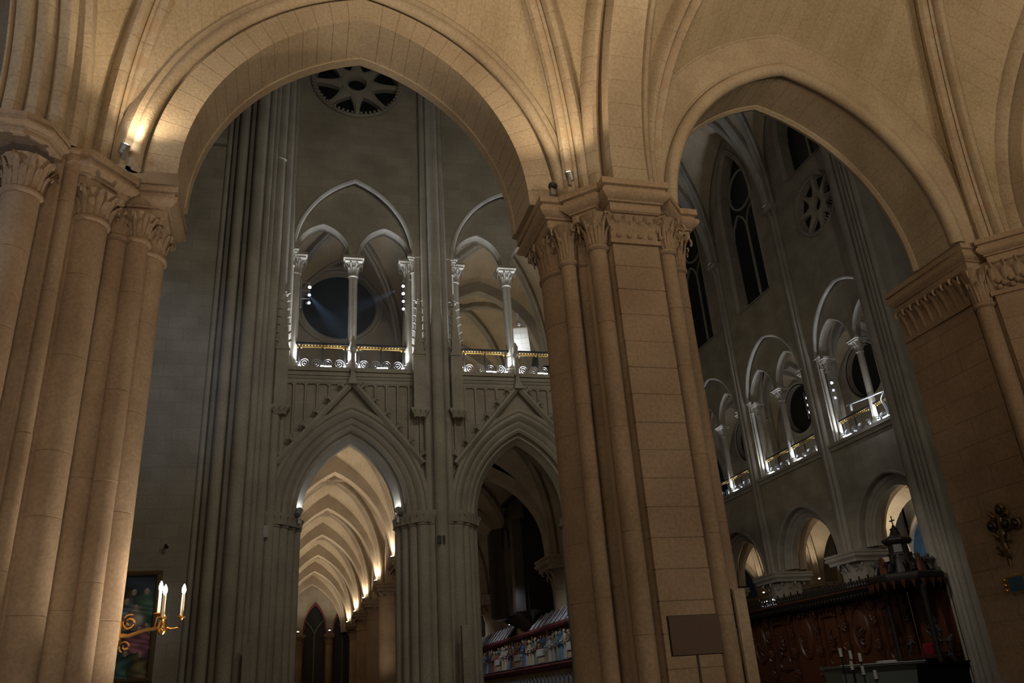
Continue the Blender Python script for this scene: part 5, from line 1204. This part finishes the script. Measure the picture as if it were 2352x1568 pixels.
for dx, dy, zc in ((.36, .04, BZ+.185), (.425, -.10, BZ+.13), (.60, -.02, BZ+.14)):
    x, y = BX+dx, BY+dy
    pts = [(BX+.42, BY, BZ+.05), ((BX+.42+x)/2, (BY+y)/2, BZ+.02), (x-.02, y, BZ+.03), (x, y, zc-.03)]
    a = obj('branch', MB().tube(pts, .012, 7), 'brass', t)
    obj('drip_pan', MB().lathe([(.012, zc-.035), (.02, zc-.02), (.048, zc-.005), (.05, zc+.005), (.02, zc+.005)], (x, y), 14), 'brass', a)
    c = obj('candle', MB().lathe([(.017, zc), (.016, zc+.225), (.010, zc+.23)], (x, y), 12), 'wax', t)
    obj('flame_bulb', MB().lathe([(.006, zc+.228), (.018, zc+.245), (.022, zc+.27), (.016, zc+.30), (.003, zc+.33)], (x, y), 10), 'flame', c)
    lamp('POINT', (x, y, zc+.28), 6, WARM2, .025)
# sign board on a thin post
t = thing('sign_stand', 'plain dark brown sign board on a thin post before the tall pier', 'sign', (2.94, 5.97, 0))
obj('board', MB().box(2.78, 3.205, 5.985, 6.0, 1.795, 2.075), 'board', t)
obj('rim', MB().box(2.775, 3.21, 6.0, 6.008, 1.79, 2.08), 'iron', t)
obj('post', MB().tube([(2.99, 6.012, 0), (2.99, 6.012, 1.95)], .011, 8), 'board', t)
obj('foot', MB().lathe([(.16, 0), (.16, .012), (.02, .02)], (2.99, 6.012), 20), 'iron', t)
# speaker column strapped to the right of the tall pier
t = thing('loudspeaker', 'slim stone coloured column loudspeaker on the choir side of the tall pier', 'loudspeaker', (4.72, 8.3, 1))
obj('body', MB().box(4.58, 4.73, 8.17, 8.32, .4, 2.5), 'stone_pier', t)
obj('grille', MB().box(4.59, 4.72, 8.16, 8.17, .42, 2.48), 'stone', t)
for z in (1.4, 2.1): obj('clamp', MB().box(4.54, 4.58, 8.2, 8.26, z, z+.35), 'iron', t)
t = thing('loudspeaker', 'slim grey column loudspeaker before the slim shafts between the gabled arches', 'loudspeaker', (4.35, 21.3, 1)); obj('body', MB().box(4.2, 4.36, 21.2, 21.4, .4, 3.3), 'stone_tr', t); obj('grille', MB().box(4.21, 4.35, 21.19, 21.2, .42, 3.28), 'wall_x', t)
t = thing('loudspeaker', 'slim grey column loudspeaker before the thick shaft cluster', 'loudspeaker', (-.95, 21.1, 1)); obj('body', MB().box(-1.02, -.84, 21.0, 21.2, .4, 3.1), 'stone_tr', t); obj('grille', MB().box(-1.0, -.86, 20.99, 21.0, .42, 3.08), 'wall_x', t)
# gilded bracket on the jamb of the right pier
t = thing('gilded_bracket', 'dim gilded leafy bracket with dark medallions on the leafy frieze pier jamb', 'bracket', (9.66, 9.5, 3.2))
def jl(y, z, r, m='brass', e=1.):
    return MB().loft([[(9.70-v, y+k*r*cos(2*pi*j/14), z+k*r*e*sin(2*pi*j/14)) for j in range(14)] for k, v in ((1, 0), (1, .04), (.8, .06), (.01, .03))], False)
obj('stem', MB().tube([(9.67, 9.42, 3.55), (9.65, 9.44, 3.35), (9.65, 9.48, 3.1), (9.67, 9.5, 2.8)], [.03, .04, .04, .02], 8), 'old_gilt', t)
for y, z, r, e in ((9.40, 3.56, .075, 1.4), (9.62, 3.38, .085, 1), (9.36, 3.36, .10, 1), (9.20, 3.34, .085, 1)):
    m = obj('medallion', jl(y, z, r, e=e), 'old_gilt', t)
    obj('boss', MB().ball((9.645, y, z), r*.6, 10, 6, e), 'black', m)
for y, z, a in ((9.55, 3.2, .4), (9.38, 3.15, -.3), (9.58, 3.0, .3), (9.45, 2.95, -.2), (9.52, 3.48, .5), (9.3, 3.5, -.5)):
    obj('leaf_spray', MB().tube([(9.68, y, z-.05), (9.65, y+.03*a, z), (9.64, y+.08*a, z+.07), (9.67, y+.12*a, z+.1)], [.015, .04, .03, .008], 6), 'old_gilt', t)
t = thing('icon_panel', 'small blue enamel panel with gilt knobs below the gilded bracket', 'panel', (9.67, 9.5, 2.5))
obj('plate', MB().box(9.665, 9.70, 9.36, 9.62, 2.47, 2.66), 'bluepaint', t)
obj('border', MB().box(9.672, 9.70, 9.34, 9.64, 2.45, 2.68), 'brass', t)
for z in (2.5, 2.57, 2.64): obj('knob', MB().ball((9.67, 9.69, z), .028, 8, 6), 'brass', t)
# painted consecration cross on the rear shafts
t = thing('painted_cross', 'faded ochre cross in a ring painted on the crossing pier shaft', 'cross', (20.85, 23.3, 3.5))
C0 = Vector((20.90, 23.28, 3.5))+Vector((-.70, -.71, 0))*.0; nrm = Vector((-.66, -.75, 0)); sd = Vector((.75, -.66, 0))
pt = lambda a, z: tuple(Vector((21.35, 23.85, 3.47))+Matrix.Rotation(-a*2.1/.34-.15, 3, 'Z') @ nrm*.346+Vector((0, 0, z*2.1)))
obj('ring', MB().loft([[pt(k*cos(2*pi*j/28), k*sin(2*pi*j/28)) for k in (.100, .086)] for j in range(29)], False, False), 'stain', t)
for a in range(4):
    b = a*pi/2+.78
    obj('petal', MB().add([pt(.012*cos(b), .012*sin(b)), pt(.055*cos(b-.25), .055*sin(b-.25)), pt(.082*cos(b-.2), .082*sin(b-.2)), pt(.082*cos(b+.2), .082*sin(b+.2)), pt(.055*cos(b+.25), .055*sin(b+.25))], [(0, 1, 2, 3, 4)]), 'stain', t)
# unused prototypes are all placed
uplight((.4, 9.5, .35), (-1.8, 9.0, 3.6), 300, 'floor spotlight in the wide arch opening aimed at the clustered pier', WARM2, 45, s=1.6)
uplight((-.4, 3.4, .4), (-2.4, 8.3, 4.4), 120, 'added unseen floor spotlight in the aisle brightening the shafts of the clustered pier', WARM2, 60, s=1.6)  # added below the view as extra light on the clustered pier
